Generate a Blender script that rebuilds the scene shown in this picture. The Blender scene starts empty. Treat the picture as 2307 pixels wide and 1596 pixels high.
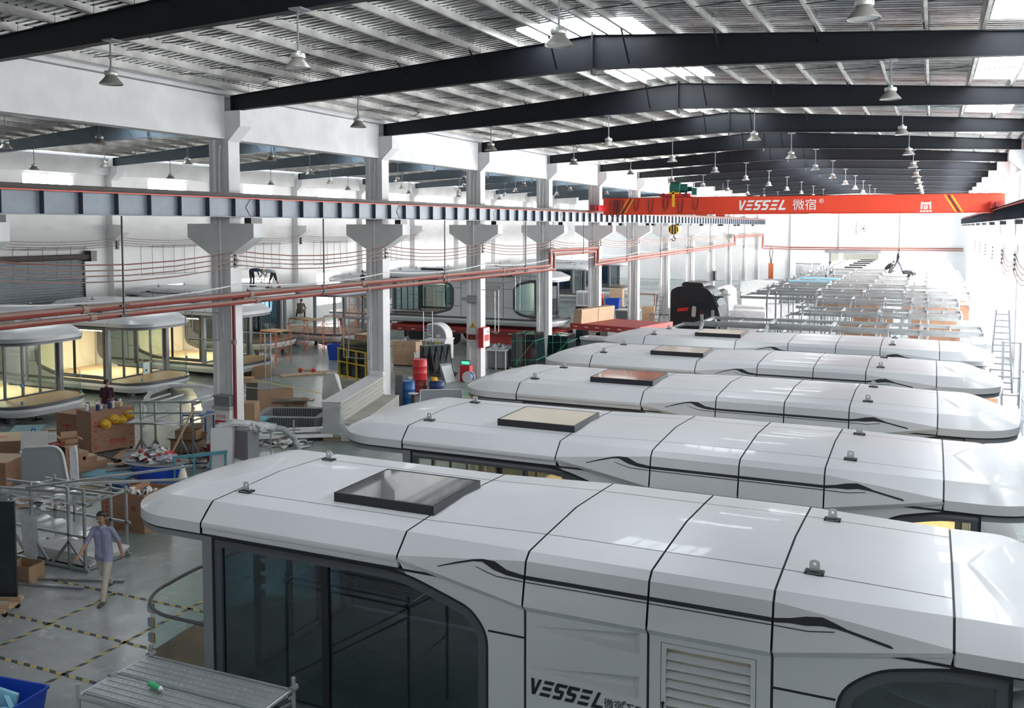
import bpy, bmesh, math, random
from math import sin, cos, pi, radians
from mathutils import Vector, Matrix
from mathutils.geometry import tessellate_polygon
random.seed(7)
SC = bpy.context.scene
COL = SC.collection
# ------------------------------------------------------------------ camera
cam_d = bpy.data.cameras.new('camera')
cam_d.sensor_width = 36.0
cam_d.lens = 2086.4 / 2307 * 36.0
cam_d.shift_y = -(798 - 637.5) / 2307
cam_d.clip_end = 400
cam = bpy.data.objects.new('camera', cam_d)
cam.location = (0, 0, 7.2)
cam.rotation_euler = (radians(90 - 3.455), 0, radians(24.39))
COL.objects.link(cam)
SC.camera = cam
# ------------------------------------------------------------------ view, world
SC.view_settings.view_transform = 'Standard'
SC.view_settings.look = 'None'
SC.view_settings.gamma = 1.0
SC.view_settings.use_curve_mapping = False
SC.view_settings.exposure = 0.35
W = bpy.data.worlds.new('world')
SC.world = W
W.use_nodes = True
bg = W.node_tree.nodes['Background']
bg.inputs[0].default_value = (0.86, 0.93, 1.0, 1)
bg.inputs[1].default_value = 1.3
SC.cycles.max_bounces = 9
SC.cycles.diffuse_bounces = 4
SC.cycles.glossy_bounces = 3
SC.cycles.transparent_max_bounces = 14
SC.cycles.transmission_bounces = 4
SC.cycles.sample_clamp_indirect = 6.0
SC.cycles.caustics_reflective = False
SC.cycles.caustics_refractive = False
def area_light(name, loc, rot, sx, sy, power, colr=(1, 1, 1)):
    l = bpy.data.lights.new(name, 'AREA'); l.shape = 'RECTANGLE'
    l.size = sx; l.size_y = sy; l.energy = power; l.color = colr
    o = bpy.data.objects.new(name, l); o.location = loc; o.rotation_euler = rot
    COL.objects.link(o); return o
WINDOW_E = 14.0      # daylight through the windows
SKY_E = 9.0          # daylight through the translucent roof sheets
# ------------------------------------------------------------------ materials
def nodes(name):
    m = bpy.data.materials.new(name); m.use_nodes = True
    nt = m.node_tree
    return m, nt, nt.nodes['Principled BSDF']
def M(name, rgb, rough=0.5, metal=0.0, var=0.0, scale=4.0, bump=0.0, spec=0.5, coat=0.0, stretch=None, rgb2=None):
    m, nt, b = nodes(name)
    b.inputs['Base Color'].default_value = (*rgb, 1)
    b.inputs['Roughness'].default_value = rough
    b.inputs['Metallic'].default_value = metal
    b.inputs['Specular IOR Level'].default_value = spec
    b.inputs['Coat Weight'].default_value = coat
    if var or bump or rgb2:
        tc = nt.nodes.new('ShaderNodeTexCoord')
        src = tc.outputs['Object']
        if stretch:
            mp = nt.nodes.new('ShaderNodeMapping'); mp.inputs['Scale'].default_value = stretch
            nt.links.new(src, mp.inputs[0]); src = mp.outputs[0]
        n = nt.nodes.new('ShaderNodeTexNoise'); n.inputs['Scale'].default_value = scale
        n.inputs['Detail'].default_value = 5; n.inputs['Roughness'].default_value = 0.6
        nt.links.new(src, n.inputs['Vector'])
        if var or rgb2:
            r = nt.nodes.new('ShaderNodeValToRGB')
            lo = tuple(c * (1 - var) for c in rgb); hi = tuple(min(1, c * (1 + var)) for c in rgb)
            if rgb2: lo, hi = rgb, rgb2
            r.color_ramp.elements[0].color = (*lo, 1); r.color_ramp.elements[0].position = 0.32
            r.color_ramp.elements[1].color = (*hi, 1); r.color_ramp.elements[1].position = 0.68
            nt.links.new(n.outputs['Fac'], r.inputs[0]); nt.links.new(r.outputs[0], b.inputs['Base Color'])
        if bump:
            bp = nt.nodes.new('ShaderNodeBump'); bp.inputs['Strength'].default_value = bump
            bp.inputs['Distance'].default_value = 0.02
            nt.links.new(n.outputs['Fac'], bp.inputs['Height']); nt.links.new(bp.outputs[0], b.inputs['Normal'])
    return m
def emit(name, rgb, s):
    m, nt, b = nodes(name)
    b.inputs['Base Color'].default_value = (*rgb, 1)
    b.inputs['Emission Color'].default_value = (*rgb, 1); b.inputs['Emission Strength'].default_value = s
    return m
def glass(name, tint, refl=0.08, rough=0.02, film=0.0, film_rgb=(1, 1, 1)):
    m = bpy.data.materials.new(name); m.use_nodes = True; nt = m.node_tree; nt.nodes.clear()
    o = nt.nodes.new('ShaderNodeOutputMaterial'); t = nt.nodes.new('ShaderNodeBsdfTransparent')
    t.inputs[0].default_value = (*tint, 1)
    g = nt.nodes.new('ShaderNodeBsdfGlossy'); g.inputs['Roughness'].default_value = rough
    lw = nt.nodes.new('ShaderNodeLayerWeight'); lw.inputs[0].default_value = .5
    pw = nt.nodes.new('ShaderNodeMath'); pw.operation = 'POWER'; pw.inputs[1].default_value = 5
    ad = nt.nodes.new('ShaderNodeMath'); ad.operation = 'MULTIPLY_ADD'; ad.inputs[1].default_value = .6; ad.inputs[2].default_value = refl; ad.use_clamp = True
    mx = nt.nodes.new('ShaderNodeMixShader')
    nt.links.new(lw.outputs['Facing'], pw.inputs[0]); nt.links.new(pw.outputs[0], ad.inputs[0]); nt.links.new(ad.outputs[0], mx.inputs[0])
    src = t.outputs[0]
    if film:
        d = nt.nodes.new('ShaderNodeBsdfDiffuse'); d.inputs[0].default_value = (*film_rgb, 1)
        m2 = nt.nodes.new('ShaderNodeMixShader'); m2.inputs[0].default_value = film
        nt.links.new(src, m2.inputs[1]); nt.links.new(d.outputs[0], m2.inputs[2]); src = m2.outputs[0]
    nt.links.new(src, mx.inputs[1]); nt.links.new(g.outputs[0], mx.inputs[2])
    nt.links.new(mx.outputs[0], o.inputs[0])
    return m
def floor_mat():
    m, nt, b = nodes('epoxy_floor')
    tc = nt.nodes.new('ShaderNodeTexCoord')
    n1 = nt.nodes.new('ShaderNodeTexNoise'); n1.inputs['Scale'].default_value = 0.16; n1.inputs['Detail'].default_value = 6
    n2 = nt.nodes.new('ShaderNodeTexNoise'); n2.inputs['Scale'].default_value = 2.2; n2.inputs['Detail'].default_value = 8; n2.inputs['Roughness'].default_value = .7
    for n in (n1, n2): nt.links.new(tc.outputs['Object'], n.inputs['Vector'])
    r = nt.nodes.new('ShaderNodeValToRGB')
    r.color_ramp.elements[0].position = .40; r.color_ramp.elements[0].color = (.20, .275, .255, 1)
    r.color_ramp.elements[1].position = .62; r.color_ramp.elements[1].color = (.41, .425, .43, 1)
    nt.links.new(n1.outputs['Fac'], r.inputs[0])
    r2 = nt.nodes.new('ShaderNodeValToRGB')
    r2.color_ramp.elements[0].position = .35; r2.color_ramp.elements[0].color = (.86, .86, .85, 1)
    r2.color_ramp.elements[1].position = .6; r2.color_ramp.elements[1].color = (1, 1, 1, 1)
    nt.links.new(n2.outputs['Fac'], r2.inputs[0])
    mx = nt.nodes.new('ShaderNodeMix'); mx.data_type = 'RGBA'; mx.blend_type = 'MULTIPLY'; mx.inputs[0].default_value = 1
    nt.links.new(r.outputs[0], mx.inputs[6]); nt.links.new(r2.outputs[0], mx.inputs[7])
    nt.links.new(mx.outputs[2], b.inputs['Base Color'])
    rr = nt.nodes.new('ShaderNodeMapRange'); rr.inputs['To Min'].default_value = .17; rr.inputs['To Max'].default_value = .34
    nt.links.new(n2.outputs['Fac'], rr.inputs[0]); nt.links.new(rr.outputs[0], b.inputs['Roughness'])
    return m
def stripe_mat(name, a, bcol, freq, diag=1.0):
    m, nt, b = nodes(name)
    tc = nt.nodes.new('ShaderNodeTexCoord'); sp = nt.nodes.new('ShaderNodeSeparateXYZ')
    nt.links.new(tc.outputs['Object'], sp.inputs[0])
    ma = nt.nodes.new('ShaderNodeMath'); ma.operation = 'MULTIPLY_ADD'; ma.inputs[1].default_value = diag
    nt.links.new(sp.outputs['Y'], ma.inputs[0]); nt.links.new(sp.outputs['X'], ma.inputs[2])
    mu = nt.nodes.new('ShaderNodeMath'); mu.operation = 'MULTIPLY'; mu.inputs[1].default_value = freq
    nt.links.new(ma.outputs[0], mu.inputs[0])
    fr = nt.nodes.new('ShaderNodeMath'); fr.operation = 'FRACT'; nt.links.new(mu.outputs[0], fr.inputs[0])
    gt = nt.nodes.new('ShaderNodeMath'); gt.operation = 'GREATER_THAN'; gt.inputs[1].default_value = .5
    nt.links.new(fr.outputs[0], gt.inputs[0])
    mx = nt.nodes.new('ShaderNodeMix'); mx.data_type = 'RGBA'
    mx.inputs[6].default_value = (*a, 1); mx.inputs[7].default_value = (*bcol, 1)
    nt.links.new(gt.outputs[0], mx.inputs[0]); nt.links.new(mx.outputs[2], b.inputs['Base Color'])
    b.inputs['Roughness'].default_value = .6
    return m
def pipe_mat():                                          # red paint with settled dust on the upward side
    m, nt, b = nodes('fire_pipe_red')
    g = nt.nodes.new('ShaderNodeNewGeometry'); sp = nt.nodes.new('ShaderNodeSeparateXYZ'); nt.links.new(g.outputs['Normal'], sp.inputs[0])
    mr = nt.nodes.new('ShaderNodeMapRange'); mr.inputs['From Min'].default_value = .1; mr.inputs['From Max'].default_value = .55; nt.links.new(sp.outputs['Z'], mr.inputs[0])
    mx = nt.nodes.new('ShaderNodeMix'); mx.data_type = 'RGBA'; mx.inputs[6].default_value = (.26, .045, .035, 1); mx.inputs[7].default_value = (.30, .235, .20, 1)
    nt.links.new(mr.outputs[0], mx.inputs[0]); nt.links.new(mx.outputs[2], b.inputs['Base Color']); b.inputs['Roughness'].default_value = .5
    return m
MT = dict(
    floor=floor_mat(),
    wallw=M('white_plaster', (.80, .80, .80), .8, var=.05, scale=.5),
    conc=M('painted_concrete', (.78, .78, .785), .8, var=.08, scale=.9, bump=.05),
    concd=M('grey_concrete', (.40, .41, .42), .8, var=.08, scale=.9),
    steel=M('beam_steel_shaded', (.009, .011, .016), .5, var=.12, scale=.7, spec=.35),  # shade on the main roof beams is put into this darker colour
    steel2=M('beam_steel_lit', (.10, .135, .165), .45, var=.12, scale=.7),  # lighter copy of the beam colour, for the better lit left hall
    rail=M('blue_grey_steel', (.20, .24, .29), .42, var=.18, scale=.9, spec=.6),
    railb=M('dark_rail_stiffener', (.06, .07, .09), .5),
    rust=M('rusty_rail', (.06, .045, .04), .6, var=.2, scale=3),
    redln=M('red_conductor', (.75, .10, .06), .5),
    galv=M('galvanised_steel', (.40, .42, .43), .38, .7, var=.16, scale=2.5),
    purl=M('galvanised_purlin', (.58, .57, .54), .42, .4, var=.28, scale=1.3),
    deck=M('foil_roof_sheet', (.46, .47, .48), .22, .9, var=.66, scale=2.4, bump=.8, stretch=(.35, 2.2, 1)),
    skyl=emit('translucent_roof_sheet', (.90, .955, 1), SKY_E),
    winl=emit('daylit_window', (.95, .98, 1), WINDOW_E),
    winb=emit('sunlit_window', (1, .99, .97), WINDOW_E * 3.8),
    wint=emit('daylit_high_window', (.95, .98, 1), 7.0),
    wine=emit('daylit_low_window', (1, .99, .98), 6.0),
    white=M('white_capsule_paint', (.64, .655, .675), .33, var=.03, scale=.8, coat=.12),
    whitem=M('white_matt', (.80, .80, .80), .6, var=.05, scale=3),
    dark=M('black_gasket', (.012, .014, .02), .5),
    black=M('black_paint', (.015, .016, .02), .35),
    gframe=M('graphite_frame', (.085, .092, .105), .4),
    gmid=M('mid_grey_metal', (.22, .23, .25), .4),
    gl=glass('clear_glass', (.86, .93, .92), .05),
    gll=glass('lit_window_glass', (.90, .92, .89), .05),
    glt=glass('tinted_glass', (.32, .43, .51), .13),
    glg=glass('green_edge_glass', (.86, .94, .92), .06),
    film=glass('clear_plastic_film', (.92, .94, .96), .10, .12, film=.35, film_rgb=(.85, .88, .9)),
    film2=M('cloudy_plastic_wrap', (.74, .76, .78), .25, var=.12, scale=6, bump=.6),
    wood=M('wood_deck', (.34, .20, .11), .5, var=.2, scale=6, stretch=(1, 8, 1)),
    cream=M('cream_wall', (.80, .73, .60), .6, var=.03),
    creamd=M('beige_interior', (.42, .38, .30), .6),
    darkin=M('dark_interior', (.10, .11, .12), .7),
    ply=M('plywood', (.34, .19, .12), .65, var=.18, scale=3, stretch=(1, 1, 6)),
    ply2=M('light_plywood', (.55, .40, .27), .65, var=.15, scale=3, stretch=(1, 5, 1)),
    card=M('cardboard', (.42, .27, .17), .8, var=.08, scale=3),
    cardd=M('cardboard_inside', (.26, .16, .10), .85),
    board=M('board_stack_edges', (.50, .49, .45), .8, var=.2, scale=2.5, stretch=(.6, .6, 26)),
    timber=M('rough_timber', (.52, .37, .24), .75, var=.2, scale=4, stretch=(1, 6, 6)),
    red=M('red_paint', (.62, .03, .035), .4, var=.06),
    crane=M('crane_red', (.72, .06, .025), .42, var=.10, scale=.35),
    pipe=pipe_mat(),
    pipet=M('fire_pipe_dusty', (.30, .21, .18), .6, var=.15, scale=4),
    dred=M('dark_red_paint', (.22, .03, .03), .45, var=.1),
    trail=M('trailer_red', (.40, .045, .04), .5, var=.15, scale=2),
    blue=M('blue_plastic', (.015, .07, .48), .38),
    bluep=M('blue_drum_paint', (.02, .12, .36), .4, var=.08),
    navy=M('navy_drum_paint', (.02, .045, .16), .45, var=.08),
    teal=M('teal_painted_steel', (.06, .22, .28), .5, var=.2, scale=5),
    foam=M('blue_foam_board', (.28, .58, .72), .7, var=.06),
    clipb=M('blue_foam_clip', (.13, .36, .58), .7),
    foamd=M('dusty_blue_foam', (.16, .30, .36), .75, var=.1),
    yellow=M('yellow_plastic', (.80, .46, .03), .4),
    yelp=M('yellow_paint', (.62, .42, .05), .5, var=.12),
    green=M('motor_green', (.02, .14, .11), .4),
    gstrap=M('green_strap', (.05, .42, .18), .5),
    glassd=M('dark_glass_stack', (.012, .022, .026), .08, spec=.7),
    orange=M('orange_scaffold', (.55, .15, .06), .5, var=.15),
    rubber=M('rubber', (.014, .014, .015), .75),
    skin=M('skin', (.42, .24, .17), .55),
    hair=M('black_hair', (.012, .011, .012), .5),
    lav=M('lavender_shirt', (.30, .31, .46), .8, var=.08, scale=9),
    beige=M('beige_trousers', (.50, .46, .40), .8, var=.08, scale=9),
    maroon=M('maroon_shirt', (.045, .008, .022), .8),
    cloth=M('black_cloth', (.014, .015, .02), .8),
    denim=M('dark_denim', (.05, .06, .085), .8),
    gshirt=M('grey_shirt', (.36, .39, .42), .8),
    navyc=M('navy_shirt', (.022, .04, .085), .8),
    olive=M('olive_shirt', (.10, .09, .07), .8),
    shoe=M('brown_shoe', (.07, .045, .04), .5),
    lampg=M('lamp_aluminium', (.55, .55, .54), .4, .5),
    lamps=M('lamp_reflector', (.36, .34, .31), .45, .4),
    lampl=M('lamp_lens', (.70, .73, .74), .35),
    decal=M('black_print', (.012, .014, .02), .45),
    decr=M('red_print', (.55, .03, .03), .5),
    decw=M('white_print', (.85, .85, .85), .45),
    tape=stripe_mat('hazard_tape', (.50, .42, .17), (.07, .08, .085), 3.4),
    haz=stripe_mat('hazard_paint', (.80, .50, .04), (.02, .02, .02), 6.0),
    yline=M('yellow_floor_line', (.55, .42, .12), .5, var=.2, scale=5),
    led=emit('warm_led', (1, .84, .58), 14.0),
    bulb=emit('bulb', (1, .85, .6), 12.0),
    exitg=emit('exit_sign_green', (.05, .8, .25), 2.0),
    rags=M('rag_pile', (.55, .56, .62), .85, var=.35, scale=7, bump=.4),
    junk=M('scrap_pile', (.20, .19, .18), .8, var=.6, scale=6, bump=.3),
    alu=M('aluminium_plank', (.55, .58, .60), .34, .8, var=.1, scale=3),
    concf=M('grey_mould', (.30, .31, .32), .6, var=.1),
)
# ------------------------------------------------------------------ mesh helpers
class MB:
    def __init__(s): s.v = []; s.f = []; s.mi = []; s.m = 0
    def add(s, vs, fs):
        o = len(s.v); s.v += [tuple(v) for v in vs]
        for f in fs: s.f.append(tuple(i + o for i in f)); s.mi.append(s.m)
        return s
    def box(s, x0, x1, y0, y1, z0, z1):
        return s.add([(x0, y0, z0), (x1, y0, z0), (x1, y1, z0), (x0, y1, z0), (x0, y0, z1), (x1, y0, z1), (x1, y1, z1), (x0, y1, z1)],
                     [(0, 3, 2, 1), (4, 5, 6, 7), (0, 1, 5, 4), (1, 2, 6, 5), (2, 3, 7, 6), (3, 0, 4, 7)])
    def cbox(s, cx, cy, cz, sx, sy, sz): return s.box(cx - sx / 2, cx + sx / 2, cy - sy / 2, cy + sy / 2, cz - sz / 2, cz + sz / 2)
    def bar(s, p, q, w, h=None, up=(0, 0, 1)):           # rectangular bar from p to q
        h = h or w; p = Vector(p); q = Vector(q); d = (q - p).normalized(); u = Vector(up)
        if abs(d.dot(u)) > .95: u = Vector((0, 1, 0))
        r = d.cross(u).normalized() * (w / 2); n = r.cross(d).normalized() * (h / 2)
        vs = [e + a * r + b * n for e in (p, q) for a, b in ((-1, -1), (1, -1), (1, 1), (-1, 1))]
        return s.add(vs, [(0, 1, 2, 3), (7, 6, 5, 4), (0, 4, 5, 1), (1, 5, 6, 2), (2, 6, 7, 3), (3, 7, 4, 0)])
    def tube(s, pts, r, n=8, cap=True, rs=None):
        pts = [Vector(p) for p in pts]; vs = []; fs = []; k = len(pts)
        for i, p in enumerate(pts):
            d = (pts[min(i + 1, k - 1)] - pts[max(i - 1, 0)]).normalized()
            u = Vector((0, 0, 1)) if abs(d.z) < .9 else Vector((1, 0, 0))
            a = d.cross(u).normalized(); b = d.cross(a); rr = rs[i] if rs else r
            vs += [p + (a * cos(2 * pi * j / n) + b * sin(2 * pi * j / n)) * rr for j in range(n)]
        for i in range(k - 1):
            for j in range(n):
                fs.append((i * n + j, i * n + (j + 1) % n, (i + 1) * n + (j + 1) % n, (i + 1) * n + j))
        if cap: fs += [tuple(range(n))[::-1], tuple(range((k - 1) * n, k * n))]
        return s.add(vs, fs)
    def lathe(s, prof, n=16, c=(0, 0, 0)):              # prof: (r, z)
        vs = []; fs = []; k = len(prof)
        for r, z in prof: vs += [(c[0] + r * cos(2 * pi * j / n), c[1] + r * sin(2 * pi * j / n), c[2] + z) for j in range(n)]
        for i in range(k - 1):
            for j in range(n): fs.append((i * n + j, i * n + (j + 1) % n, (i + 1) * n + (j + 1) % n, (i + 1) * n + j))
        fs += [tuple(range(n))[::-1], tuple(range((k - 1) * n, k * n))]
        return s.add(vs, fs)
    def prism(s, poly, t0, t1, ax='y', holes=()):       # poly in the plane across axis ax, extruded t0..t1
        mp = {'y': lambda a, b, t: (a, t, b), 'x': lambda a, b, t: (t, a, b), 'z': lambda a, b, t: (a, b, t)}[ax]
        loops = [list(poly)] + [list(h) for h in holes]
        tris = tessellate_polygon([[Vector((a, b, 0)) for a, b in l] for l in loops])
        flat = [p for l in loops for p in l]; n = len(flat)
        vs = [mp(a, b, t0) for a, b in flat] + [mp(a, b, t1) for a, b in flat]
        fs = [tuple(t) for t in tris] + [tuple(i + n for i in reversed(t)) for t in tris]; o = 0
        for l in loops:
            k = len(l); fs += [(o + i, o + (i + 1) % k, o + (i + 1) % k + n, o + i + n) for i in range(k)]; o += k
        return s.add(vs, fs)
    def sphere(s, c, r, n=10, m=7, sc=(1, 1, 1)):
        return s.lathe_sc([(r * sin(pi * i / m) if 0 < i < m else r * .02, -r * cos(pi * i / m)) for i in range(m + 1)], n, c, sc)
    def lathe_sc(s, prof, n, c, sc):
        o = len(s.v); s.lathe(prof, n)
        for i in range(o, len(s.v)):
            x, y, z = s.v[i]; s.v[i] = (c[0] + x * sc[0], c[1] + y * sc[1], c[2] + z * sc[2])
        return s
    def xf(s, mat):
        s.v = [tuple(mat @ Vector(v)) for v in s.v]; return s
    def mesh(s, name, mats, ang=35):
        me = bpy.data.meshes.new(name); me.from_pydata(s.v, [], s.f)
        mats = mats if isinstance(mats, (list, tuple)) else [mats]
        for m in mats: me.materials.append(MT[m] if isinstance(m, str) else m)
        if len(mats) > 1: me.polygons.foreach_set('material_index', s.mi)
        bm = bmesh.new(); bm.from_mesh(me); bmesh.ops.recalc_face_normals(bm, faces=bm.faces); bm.to_mesh(me); bm.free()
        me.shade_smooth(); me.set_sharp_from_angle(angle=radians(ang)); me.update()
        return me
    def build(s, name, mats, parent=None, ang=35, loc=None):
        o = bpy.data.objects.new(name, s.mesh(name, mats, ang)); COL.objects.link(o)
        if parent is not None: o.parent = parent
        if loc is not None: o.location = loc
        return o
def inst(me, name, parent=None, loc=None, rot=None, sc=None):
    o = bpy.data.objects.new(name, me); COL.objects.link(o)
    if parent is not None: o.parent = parent
    if loc is not None: o.location = loc
    if rot is not None: o.rotation_euler = rot
    if sc is not None: o.scale = sc
    return o
def tag(o, label, cat, group=None):
    o['label'] = label; o['category'] = cat
    if group: o['group'] = group
    return o
def thing(name, label, cat, loc=(0, 0, 0), rz=0.0, group=None, sc=None):
    o = bpy.data.objects.new(name, None); o.empty_display_size = .2; COL.objects.link(o)
    o.location = loc; o.rotation_euler = (0, 0, rz)
    if sc: o.scale = sc
    return tag(o, label, cat, group)
def struct(name, parent=None):
    o = bpy.data.objects.new(name, None); COL.objects.link(o); o['kind'] = 'structure'
    return o
def dup(root, loc=None, rz=None, label=None, group=None, skip=()):
    r = root.copy(); COL.objects.link(r)
    if loc is not None: r.location = loc
    if rz is not None: r.rotation_euler = (0, 0, rz)
    if label: r['label'] = label
    if group: r['group'] = group
    for ch in list(root.children):
        if ch.name.split('.')[0] in skip: continue
        c = ch.copy(); COL.objects.link(c); c.parent = r
        for g in ch.children:
            d = g.copy(); COL.objects.link(d); d.parent = c
    return r
def text_mesh(body, size, depth=.004):
    cu = bpy.data.curves.new('t', 'FONT'); cu.body = body; cu.size = size; cu.extrude = depth
    o = bpy.data.objects.new('t', cu); COL.objects.link(o)
    dg = bpy.context.evaluated_depsgraph_get()
    me = bpy.data.meshes.new_from_object(o.evaluated_get(dg)); bpy.data.objects.remove(o)
    return me
def text(body, size, name, mat, parent, loc, rot, depth=.004):
    me = text_mesh(body, size, depth); me.materials.clear(); me.materials.append(MT[mat])
    return inst(me, name, parent, loc, rot)
LOGO = {  # slanted block letters, unit height
    'V': [[(0, 1), (.2, 1), (.22, .32), (.52, 1), (.72, 1), (.26, 0), (.04, 0)]],
    'E': [[(.34, 1), (.98, 1), (.88, .80), (.25, .80)], [(.22, .60), (.80, .60), (.70, .40), (.13, .40)], [(.04, .20), (.70, .20), (.60, 0), (-.05, 0)]],
    'S': [[(.30, 1), (.98, 1), (.88, .80), (.42, .80), (.36, .60), (.66, .60), (.72, .48), (.54, .06), (.44, 0), (-.06, 0), (.03, .20), (.42, .20), (.48, .40), (.16, .40), (.08, .52), (.22, .92)]],
    'L': [[(.42, 1), (.62, 1), (.26, .20), (.74, .20), (.64, 0), (-.04, 0)]]}
def vessel_logo(h, name, mat, parent, loc, rot, depth=.006):
    mb = MB(); x = 0
    for ch in 'VESSEL':
        for poly in LOGO[ch]: mb.prism([((a + x) * h, b * h) for a, b in poly], -depth, 0, 'y')
        x += {'V': .58, 'E': .86, 'S': .80, 'L': .8}[ch]
    o = mb.build(name, mat, parent); o.location = loc; o.rotation_euler = rot
    return o
# ------------------------------------------------------------------ the halls: grid and heights
GY = [22.55 + 8.65 * k for k in range(-4, 12)]      # frame lines along the hall
Y0, Y1 = -12.5, 126.0
XL, XR, XM = -19.6, 3.6, -7.95                        # main hall: left column faces, right column faces, ridge
XB, XLM = -43.5, -31.9                                 # left hall: back columns, ridge
def ztop(x, xm=XM): return 12.05 - .073 * abs(x - xm)
# floor
mb = MB().box(-46, 9, Y0, Y1 + 14, -.2, 0); fl = mb.build('floor', 'floor'); fl['kind'] = 'structure'
def floor_strip(name, p, q, w, mat, z=.004):
    p = Vector((*p, 0)); q = Vector((*q, 0)); L = (q - p).length; a = math.atan2(q.y - p.y, q.x - p.x)
    o = MB().box(0, L, -w / 2, w / 2, 0, z).build(name, mat, fl); o.location = (p.x, p.y, 0); o.rotation_euler = (0, 0, a)
for y in (9.0, 10.9, 12.85, 14.8): pass
for p, q in [((-16.5, 11.45), (-11.0, 11.5)), ((-17.5, 12.95), (-11.9, 13.05)), ((-14.4, 8.6), (-14.45, 13.0)), ((-12.55, 8.6), (-12.65, 16.3)),
             ((-16.4, 8.6), (-16.5, 13.0)), ((-14.5, 10.2), (-10.9, 10.25)), ((-17.5, 9.6), (-12.6, 9.65))]:
    floor_strip('floor_marking', p, q, .075, 'tape')
for p, q in [((-29.5, 34.6), (-19.0, 31.2)), ((-29.2, 30.2), (-22.4, 30.2)), ((-29, 37.5), (-22, 40.2)), ((-19.5, 34.6), (-11.5, 34.6))]:
    floor_strip('floor_marking', p, q, .11, 'yline')
# ------------------------------------------------------------------ roofs
def sheet_mesh(L, slope_len, ang):                      # one bay of ribbed sheet, ribs run down the slope
    mb = MB(); n = 40; p = L / n; vs = []; fs = []
    prof = []
    for i in range(n): prof += [(i * p, .0), (i * p + p * .52, .0), (i * p + p * .62, .035), (i * p + p * .88, .035)]
    prof.append((L, 0)); xs = [0, slope_len * .33, slope_len * .66, slope_len]
    for x in xs: vs += [(x, y, z + x * ang) for y, z in prof]
    k = len(prof)
    for a in range(3):
        for i in range(k - 1): fs.append((a * k + i, a * k + i + 1, (a + 1) * k + i + 1, (a + 1) * k + i))
    return mb.add(vs, fs).mesh('roof_sheet', 'deck', 20)
SH_L = sheet_mesh(8.65, 11.75, .073); SH_R = sheet_mesh(8.65, 11.75, -.073)
def purlin_mesh(L):
    mb = MB(); w, h, t = .065, .19, .012                 # Z section
    mb.box(-t / 2, t / 2, 0, L, 0, h); mb.box(-w, 0, 0, L, h - t, h); mb.box(0, w, 0, L, 0, t)
    return mb.mesh('purlin', 'purl')
PUR = purlin_mesh(8.63)
PURX = [-19.0 + 1.12 * i for i in range(10)] + [-8.3]
def roof(name, xl, xm, xr, beam_mat):
    R = struct(name)
    half = xm - xl
    for k, y in enumerate(GY[:-1]):
        inst(SH_L, 'roof_sheet', R, (xl - .05, y, ztop(xl, xm) + .19))
        inst(SH_R, 'roof_sheet', R, (xm - .05, y, 12.05 + .19))
        for x in PURX:
            for s in (-1, 1):
                px = xm + s * (x - XM)
                inst(PUR, 'purlin', R, (px, y + .01, ztop(px, xm) + .005))
    for k, y in enumerate(GY):
        mb = MB(); t = .012
        for s, xe in ((-1, xl), (1, xr)):
            zt_e, zb_e, zt_m, zb_m = ztop(xe, xm), 10.75, 12.05, 11.2
            poly = [(xe, zb_e), (xm, zb_m), (xm, zt_m), (xe, zt_e)]
            mb.prism(poly, y - t / 2, y + t / 2, 'y')
            mb.bar((xe, y, zt_e - .008), (xm, y, zt_m - .008), .22, .016)
            mb.bar((xe, y, zb_e + .008), (xm, y, zb_m + .008), .22, .016)
            mb.box(xe - s * .0, xe - s * .02, y - .12, y + .12, zb_e, zt_e)
        b = mb.build('roof_beam', beam_mat, R)
        MB().box(xm - .02, xm + .02, y - .14, y + .14, 11.05, 12.12).build('end_plate', beam_mat, b)
        if 1 < k < 9:
            for s in (-1, 1):
                for x in PURX[1::2]:
                    px = xm + s * (x - XM); f = (px - (xl if s < 0 else xr)) / (xm - (xl if s < 0 else xr))
                    zb = 10.77 + f * .45
                    mb = MB()
                    for sy in (-1,): mb.bar((px, y + sy * .09, zb), (px + s * .02, y + sy * .72, ztop(px, xm) + .05), .045, .012)
                    mb.build('fly_brace', beam_mat, b)
    return R
RM = roof('ceiling', XL, XM, XR, 'steel')
RL = roof('ceiling', XB, XLM, -20.3, 'steel2')
mb = MB()                                                # sag rods between purlins
for k in range(2, 9):
    for f in (.34, .67):
        y = GY[k] + 8.65 * f
        for s in (-1, 1):
            for a, b in zip(PURX[:-1], PURX[1:]):
                pa, pb = XM + s * (a - XM), XM + s * (b - XM)
                mb.tube([(pa, y, ztop(pa) + .15), (pb, y + .10, ztop(pb) + .05)], .011, 4, cap=False)
mb.build('sag_rods', 'black', RM)['kind'] = 'stuff'
def sky_panel(R, x0, x1, y0, y1, xm=XM):
    MB().add([(x0, y0, ztop(x0, xm) + .175), (x1, y0, ztop(x1, xm) + .175), (x1, y1, ztop(x1, xm) + .175), (x0, y1, ztop(x0, xm) + .175)], [(0, 1, 2, 3)]).build('skylight_panel', 'skyl', R)
for y0, y1 in ((-6.5, -4.5), (-1.5, 1.2), (9.4, 11.8), (15.0, 16.6), (21.4, 23.7), (28.2, 30.6), (38.3, 39.6), (47.2, 48.0), (55.5, 56.7), (63.5, 65.4)):  # first two pairs, unseen behind the camera, are added to brighten the foreground
    sky_panel(RM, -9.6, XM, y0, y1); sky_panel(RM, XM, -6.6, y0, y1)
for k in range(9, 15):  # extra far ridge panels, added to lighten the beams in front of them
    sky_panel(RM, -9.6, XM, GY[k] + 5.6, GY[k] + 8.2); sky_panel(RM, XM, -6.6, GY[k] + 5.6, GY[k] + 8.2)
for k in range(2, 15):
    sky_panel(RM, 1.0, 2.5, GY[k] + 4.2, GY[k] + 8.3)
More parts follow.
